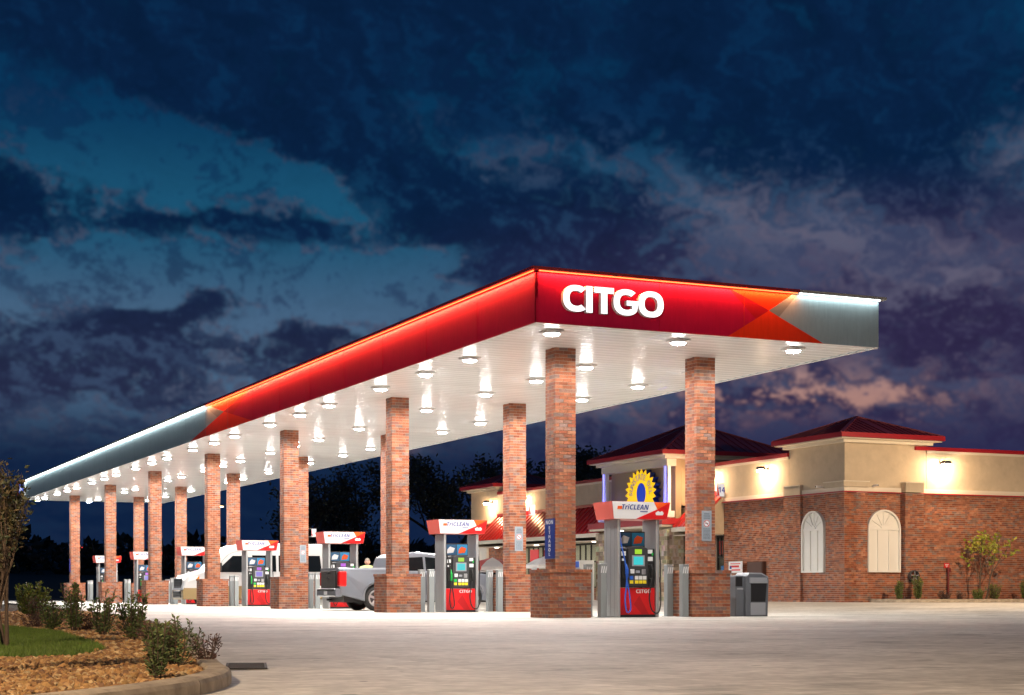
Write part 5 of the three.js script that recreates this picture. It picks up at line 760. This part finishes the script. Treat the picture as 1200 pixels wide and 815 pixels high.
// bed along the store side wall
{
  const k = structure('wall_bed_kerb'); kerbAlong(k, [[43, -20.9], [32, -21.0], [27.6, -21.2], [26.2, -21.9], [25.75, -22.8], [25.7, -23.4]], 0.13, 0.18, 0.165);
  const bedG = slab([[43, 21.05], [32, 21.15], [28.5, 21.25], [27.6, 21.4], [26.5, 22.0], [26.0, 22.8], [25.95, 23.4], [43, 23.4]], 0.14).rotateX(-Math.PI / 2).translate(0, 0.1, 0); const b = part('wall_bed', bedG, M.soil, scene); b.name = numbered('wall_bed'); b.userData.kind = 'structure';
  const y = 0.24;
  shrub('small upright shrub left of the hose reel', [26.55, y, -22.6], 0.8, 0.4, LIME, { stems: 14, leaves: 60, leaf: 0.075, seed: 31, upright: 1, group: G2 });
  shrub('taller upright shrub in front of the hose reel', [27.35, y, -22.5], 1.0, 0.46, LIME, { stems: 14, leaves: 75, leaf: 0.08, seed: 32, upright: 1, group: G2 });
  shrub('low reddish shrub, left one below the red wall sign', [28.6, y, -22.4], 0.42, 0.6, RUST, { stems: 16, leaves: 40, leaf: 0.06, seed: 33, group: G2 });
  shrub('low reddish shrub, right one below the red wall sign', [29.4, y, -22.4], 0.36, 0.55, RUST, { stems: 14, leaves: 36, leaf: 0.06, seed: 34, group: G2 });
  shrub('low yellow green shrub left of the small tree trunks', [30.2, y, -22.3], 0.5, 0.55, LIME, { stems: 14, leaves: 60, leaf: 0.07, seed: 35, group: G2 });
  shrub('bushy mixed green shrub right of the small tree trunks', [31.1, y, -22.4], 0.75, 0.75, [...LIME, RUST[2]], { stems: 18, leaves: 60, leaf: 0.07, seed: 36, group: G2 });
  shrub('upright yellow green shrub near the right picture edge', [32.7, y, -22.4], 0.85, 0.5, LIME, { stems: 14, leaves: 70, leaf: 0.08, seed: 37, upright: 1, group: G2 });
  shrub('upright yellow green shrub at the right picture edge', [33.45, y, -22.4], 0.9, 0.55, LIME, { stems: 14, leaves: 70, leaf: 0.08, seed: 38, upright: 1, group: G2 });
}
// trees: recursive limbs with leaves on the twigs
function tree(name, label, pos, o) {
  const { h, stems = 1, spread = 0.4, levels = 4, r0 = 0.1, leaf = 0.2, perTip = 8, pal, seed, mat = M.barkDark, group, kids = 3, first = 0.3, up = 0.3, jitter = 0.5, scatter = 0.3 } = o, r = rng(seed), t = thing(name, label, 'tree', pos, 0, group), L = new Leaves(), wood = [];
  function limb(p, d, len, rad, lv) {
    const n = 3, pts = [p.clone()], dd = d.clone(); let c = p.clone();
    for (let i = 0; i < n; i++) { dd.add(new THREE.Vector3((r() - 0.5) * jitter, (r() - 0.5) * jitter * 0.5 + up * 0.12, (r() - 0.5) * jitter)).normalize(); c = c.clone().addScaledVector(dd, len / n); pts.push(c); }
    const curve = new THREE.CatmullRomCurve3(pts), g = new THREE.TubeGeometry(curve, 4, 1, lv > 2 ? 3 : 6), q = g.attributes.position, nrm = g.attributes.normal, rs = lv > 2 ? 4 : 7;
    for (let i = 0; i < q.count; i++) { const ring = Math.floor(i / rs), f = rad * (1 - 0.45 * ring / 4), ctr = curve.getPointAt(Math.min(1, ring / 4)); q.setXYZ(i, ctr.x + nrm.getX(i) * f, ctr.y + nrm.getY(i) * f, ctr.z + nrm.getZ(i) * f); }
    wood.push(g);
    if (lv >= levels) { for (let k = 0; k < perTip; k++) { const e = curve.getPoint(0.2 + 0.8 * r()); const a = [r() - 0.5, r() * 0.6 - 0.15, r() - 0.5]; L.add(e.x + (r() - 0.5) * scatter, e.y + (r() - 0.5) * scatter, e.z + (r() - 0.5) * scatter, a, leaf * (0.6 + 0.7 * r()), leaf * 0.5, vary(pal[Math.floor(r() * pal.length)], r, 0.5), r); } return; }
    const m = kids + (r() < 0.4 ? 1 : 0);
    for (let k = 0; k < m; k++) { const f = lv === 0 ? lerp(first, 1, (k + r() * 0.6) / m) : lerp(0.35, 1, (k + r()) / m), at = curve.getPoint(Math.min(1, f)), a = r() * 6.283 + k * 2.1, sd = new THREE.Vector3(Math.cos(a), up * (0.6 + r()), Math.sin(a)).normalize(); limb(at, dd.clone().lerp(sd, spread + 0.3 * r()).normalize(), len * (0.5 + 0.25 * r()), rad * (0.42 + 0.18 * r()), lv + 1); }
    if (lv < levels) limb(c, dd, len * 0.6, rad * 0.55, lv + 1);
  }
  for (let s = 0; s < stems; s++) { const a = (s / stems) * 6.283 + r(); limb(new THREE.Vector3(stems > 1 ? Math.cos(a) * r0 * 1.6 : 0, -0.05, stems > 1 ? Math.sin(a) * r0 * 1.6 : 0), new THREE.Vector3(stems > 1 ? Math.cos(a) * 0.16 : 0, 1, stems > 1 ? Math.sin(a) * 0.16 : 0).normalize(), h, r0, 0); }
  part('trunk', wood, mat, t); part('crown', L.geometry(), LEAF, t); return t;
}
tree('young_tree', 'thin many stemmed young tree at the left picture edge, nearest of two', [-13.2, BEDY, 19.7], { h: 0.62, stems: 5, r0: 0.016, levels: 3, leaf: 0.045, perTip: 6, pal: [[0.06, 0.06, 0.018], [0.1, 0.075, 0.025], [0.05, 0.065, 0.025]], seed: 41, mat: M.bark, spread: 0.1, up: 1.4, first: 0.6, kids: 2, jitter: 0.3, scatter: 0.1, group: 'young trees in the planting bed' });
tree('young_tree', 'thin many stemmed young tree on the lawn, farther of two', [-12.46, BEDY, 15.0], { h: 0.72, stems: 3, r0: 0.022, levels: 3, leaf: 0.05, perTip: 5, pal: [[0.06, 0.065, 0.018], [0.12, 0.1, 0.025], [0.05, 0.065, 0.025]], seed: 47, mat: M.bark, spread: 0.16, up: 1.2, first: 0.6, kids: 2, jitter: 0.4, scatter: 0.12, group: 'young trees in the planting bed' });
tree('small_tree', 'small two stemmed tree with yellow green leaves by the side wall', [30.65, 0.24, -22.5], { h: 1.3, stems: 2, r0: 0.045, levels: 3, leaf: 0.2, perTip: 4, pal: AUTUMN, seed: 53, mat: M.bark, spread: 0.36, up: 0.4, first: 0.7, kids: 2, jitter: 0.3, scatter: 0.2 });
{
  const DARK = [[0.06, 0.07, 0.04], [0.075, 0.085, 0.05], [0.05, 0.06, 0.04]], T = 'tall trees behind the store';
  [[26, -96, 4.6, 61, 'thin open tree seen left of the grey pickup cab', 3], [31.5, -100, 5.2, 62, 'open branched tree behind the third pump', 4], [37.5, -94, 5.6, 63, 'dense dark tree behind the second pump', 12], [43, -96, 5.4, 64, 'dense dark tree left of the far store roof', 12], [48, -92, 5.6, 65, 'broad dark tree between the two nearest columns', 13], [52.5, -94, 6.2, 66, 'tallest dark tree left of the entrance tower roof', 14], [34, -112, 5, 67, 'dark tree deep behind the second pump', 9]].forEach(([x, z, h, seed, label, n]) => tree('tall_tree', label, [x, 0, z], { h, r0: 0.26, levels: 4, leaf: 0.42, perTip: n, pal: DARK, seed, spread: 0.5, up: 0.45, kids: 3, first: 0.4, jitter: 0.5, scatter: 1.3, group: T }));
}
// gravel and lawn
{
  const r = rng(17), inPoly = (x, z, P) => { let c = false; for (let i = 0, j = P.length - 1; i < P.length; j = i++) { const [xi, zi] = P[i], [xj, zj] = P[j]; if (zi > z !== zj > z && x < ((xj - xi) * (z - zi)) / (zj - zi) + xi) c = !c; } return c; };
  const bed = [...bedEdge(0.185), [-40, 25.4], [-40, -44]], lawn = [[-20, 17.5], [-13.2, 17.6], [-12.2, 17.2], [-11.75, 16.1], [-11.5, 14.4], [-11.3, 12], [-11.05, 9.4], [-11.2, 6.6], [-11.4, 2], [-20, -4]];
  const g = new THREE.IcosahedronGeometry(1, 1), p = g.attributes.position, seen = new Map(); for (let i = 0; i < p.count; i++) { const key = [p.getX(i), p.getY(i), p.getZ(i)].map((v) => v.toFixed(3)).join(); if (!seen.has(key)) seen.set(key, 0.78 + 0.4 * r()); const k = seen.get(key); p.setXYZ(i, p.getX(i) * k, p.getY(i) * k * 0.72, p.getZ(i) * k); } g.computeVertexNormals();
  const spots = [];
  const sow = (n, x0, x1, z0, z1, s0, s1) => { for (let i = 0; i < n; i++) { const x = lerp(x0, x1, r()), z = lerp(z0, z1, r()); if (inPoly(x, z, bed) && !inPoly(x, z, lawn)) spots.push([x, z, lerp(s0, s1, r() ** 1.5)]); } };
  sow(38000, -16, -11.4, 16.5, 25, 0.011, 0.027); sow(16000, -12, -9, 5, 17.5, 0.016, 0.036); sow(6000, -12.5, -6.5, -12, 5, 0.03, 0.05);
  const im = new THREE.InstancedMesh(g, std(1, 1, 1, 0.8, 0, { bumpMap: grainFine, bumpScale: 0.003 }), spots.length), m = new THREE.Matrix4(), q = new THREE.Quaternion(), e = new THREE.Euler(), col = new THREE.Color();
  const TAN = [[0.36, 0.2, 0.075], [0.44, 0.27, 0.12], [0.26, 0.135, 0.055], [0.52, 0.38, 0.2], [0.2, 0.11, 0.055], [0.4, 0.24, 0.09]];
  spots.forEach(([x, z, s], i) => { e.set(r() * 6, r() * 6, r() * 6); q.setFromEuler(e); m.compose(new THREE.Vector3(x, 0.05 + 0.012 + r() * 0.018, z), q, new THREE.Vector3(s * (0.8 + 0.5 * r()), s * (0.7 + 0.4 * r()), s)); im.setMatrixAt(i, m); const c = TAN[Math.floor(r() * 6)], k = 0.95 + 0.6 * r(); col.setRGB(c[0] * k, c[1] * k, c[2] * k); im.setColorAt(i, col); });
  im.name = 'gravel'; im.userData = { label: 'tan and brown gravel covering the planting bed', category: 'gravel', kind: 'stuff' }; im.castShadow = im.receiveShadow = true; scene.add(im);
  // grass tufts
  const L = new Leaves(); for (let k = 0; k < 7; k++) { const a = r() * 6.283; L.add((r() - 0.5) * 0.04, 0, (r() - 0.5) * 0.04, [Math.cos(a) * 0.4, 1, Math.sin(a) * 0.4], 0.035 + 0.03 * r(), 0.006, [0.8 + 0.3 * r(), 0.9 + 0.2 * r(), 0.8], r); }
  const gg = L.geometry(), gs = []; for (let i = 0; i < 62000; i++) { const x = lerp(-16.5, -10.9, r()), z = lerp(1, 17.6, r()); if (inPoly(x, z, lawn) && (r() < 0.9)) gs.push([x, z]); }
  const gm = new THREE.InstancedMesh(gg, LEAF, gs.length); gs.forEach(([x, z], i) => { e.set(0, r() * 6.28, 0); q.setFromEuler(e); const s = 0.8 + 0.6 * r(); m.compose(new THREE.Vector3(x, 0.055, z), q, new THREE.Vector3(s, s, s)); gm.setMatrixAt(i, m); const n = fbm(x * 0.9, z * 0.9, 3), k = 0.75 + 0.5 * r(); col.setRGB(lerp(0.1, 0.15, n) * k, lerp(0.17, 0.25, n) * k, 0.03 * k); gm.setColorAt(i, col); });
  gm.name = 'lawn_grass'; gm.userData = { label: 'short green lawn grass in the planting bed', category: 'grass', kind: 'stuff' }; gm.castShadow = gm.receiveShadow = true; scene.add(gm);
  const turf = new THREE.ShapeGeometry(poly(lawn.map(([x, z]) => [x, -z]))).rotateX(-Math.PI / 2).translate(0, 0.056, 0); const tm = part('lawn_soil', turf, std(0.045, 0.06, 0.02, 0.95, 0, { map: mottle2 }), scene); tm.name = numbered('lawn_soil'); tm.userData.kind = 'structure';
}
// storm drain inlet at the kerb
{
  const d = thing('storm_drain', 'dark storm drain inlet set in the pavement beside the curved kerb', 'drain', [-11.0, 0.004, 17.95], -0.27);
  part('pit', rbox(0.28, 0.006, 0.86, 0.002, 0, 0.001, 0), M.black, d); part('frame', [span(-0.16, -0.14, 0, 0.012, -0.45, 0.45), span(0.14, 0.16, 0, 0.012, -0.45, 0.45), span(-0.139, 0.139, 0, 0.012, -0.45, -0.43), span(-0.139, 0.139, 0, 0.012, 0.43, 0.45)], M.rubber, d); for (let k = 0; k < 9; k++) part('bar', span(-0.139, 0.139, 0.004, 0.011, -0.38 + k * 0.095 - 0.015, -0.38 + k * 0.095 + 0.015), M.rubber, d);
}
// ------------------------------------------------------------------ far background
{
  const r = rng(23), P = [], I = [], n = 90;                             // low hills all round behind the site
  for (let i = 0; i <= n; i++) { const a = lerp(-1.25, 1.0, i / n) - Math.PI / 2, ring = [[170, -0.2], [240, 2 + 3 * fbm(i * 0.14, 2, 4)], [330, 4 + 6 * fbm(i * 0.11, 5, 4)], [520, 3]]; for (const [d, y] of ring) P.push(EYE.x + Math.cos(a) * d, y, EYE.z + Math.sin(a) * d); }
  for (let i = 0; i < n; i++) for (let j = 0; j < 3; j++) { const a = i * 4 + j; I.push(a, a + 1, a + 4, a + 1, a + 5, a + 4); }
  const g = new THREE.BufferGeometry(); g.setAttribute('position', new THREE.Float32BufferAttribute(P, 3)); g.setIndex(I); g.computeVertexNormals(); const nn = g.attributes.normal; if (nn.getY(5) < 0) for (let i = 0; i < I.length; i += 3) { const t = I[i]; I[i] = I[i + 1]; I[i + 1] = t; } g.setIndex(I); g.computeVertexNormals();
  const hm = part('hills', g, M.field, scene); hm.name = numbered('hills'); hm.userData.kind = 'structure';
  // far wood on the hill
  const leaf = new Leaves(); for (let k = 0; k < 26; k++) { const a = r() * 6.283, u = r() * 2 - 1, s = Math.sqrt(1 - u * u); leaf.add(Math.cos(a) * s * 0.7, u * 0.8, Math.sin(a) * s * 0.7, [Math.cos(a) * s, u, Math.sin(a) * s], 0.7, 0.55, [1, 1, 1], r); }
  const lg = leaf.geometry(), N = 3200, im = new THREE.InstancedMesh(lg, LEAF, N), m = new THREE.Matrix4(), q = new THREE.Quaternion(), e = new THREE.Euler(), col = new THREE.Color();
  for (let i = 0; i < N; i++) { const f = r(), a = lerp(-0.6, 0.42, f) + YAW - Math.PI / 2, d = lerp(225, 330, r() ** 1.2), base = lerp(2, 6, clamp((d - 225) / 100)), tall = (3 + 5 * fbm(a * 60, 3, 3) + (f < 0.2 ? 5 : 0) - (f > 0.5 ? 1.5 : 0)) * (0.35 + 0.65 * r()); e.set(r() * 6, r() * 6, r() * 6); q.setFromEuler(e); const s = 1.4 + 1.6 * r(); m.compose(new THREE.Vector3(EYE.x + Math.cos(a) * d, base - 2 + tall * r(), EYE.z + Math.sin(a) * d), q, new THREE.Vector3(s, s, s)); im.setMatrixAt(i, m); const k = 0.6 + 0.8 * r(); col.setRGB(0.03 * k, 0.036 * k, 0.022 * k); im.setColorAt(i, col); }
  im.name = 'distant_wood'; im.userData = { label: 'dark distant wood along the low hills', category: 'wood', kind: 'stuff' }; scene.add(im);
  const s = thing('distant_sign', 'small far red and white lit sign left of the farthest pump', 'sign', [31.9, 0, -230]); part('pole', cyl(0.14, 0.16, 7, 0, 3.5, 0, 10), M.darkMetal, s); part('lit_sign_face', rbox(0.75, 0.5, 0.25, 0.05, -0.42, 7.2, 0), glow(1, 0.05, 0.03, 1.2), s); part('lit_sign_panel', rbox(0.75, 0.4, 0.25, 0.05, 0.38, 7.2, 0), glow(1, 0.9, 0.75, 1.2), s);
  const l = thing('street_lamp', 'far street lamp glowing between the fourth and fifth store side columns', 'street lamp', [32.4, 0, -150]); part('pole', cyl(0.07, 0.12, 10, 1.4, 5, 0, 10), M.darkMetal, l); part('arm', tube([[1.4, 9.9, 0], [0.8, 10.2, 0], [0, 10.1, 0]], 0.05, 10, 6), M.darkMetal, l); part('lamp_head', rbox(0.9, 0.14, 0.3, 0.04, -0.2, 10.12, 0), M.darkMetal, l); part('lamp_lens', rbox(0.7, 0.12, 0.24, 0.03, -0.2, 10.0, 0), glow(1, 0.75, 0.45, 6), l); const pl = new THREE.PointLight(0xffc890, 30, 0, 2); pl.position.set(-0.2, 9.9, 0); pl.castShadow = true; l.add(pl);
}
// unseen car park lamps, the one behind the camera added as fill: they light the planting bed, the foreground and the store's side wall
for (const [x, z, who] of [[-21, 29, 'left of'], [27, -8, 'right of'], [6, 37, 'behind']]) {
  const t = thing('car_park_lamp', `tall unseen car park lamp post standing out of view ${who} the camera`, 'lamp post', [x, 0, z], 0, 'car park lamp posts');
  part('post', cyl(0.07, 0.11, 8.6, 0, 4.3, 0, 12), M.darkMetal, t); part('lamp_head', rbox(0.7, 0.12, 0.45, 0.03, 0, 8.66, -0.3), M.darkMetal, t); part('lamp_lens', rbox(0.44, 0.05, 0.36, 0.01, 0, 8.57, -0.3), M.wallLens, t);
  const l = new THREE.SpotLight(0xffdcb4, x < 0 ? 1400 : x > 20 ? 950 : 600, 0, 1.4, 0.4, 2); l.position.set(0, 8.5, -0.3); l.target.position.set(x < 0 ? 5 : -2, 0, -4); l.castShadow = true; l.shadow.radius = 8; t.add(l, l.target);
}
renderer.render(scene, camera);
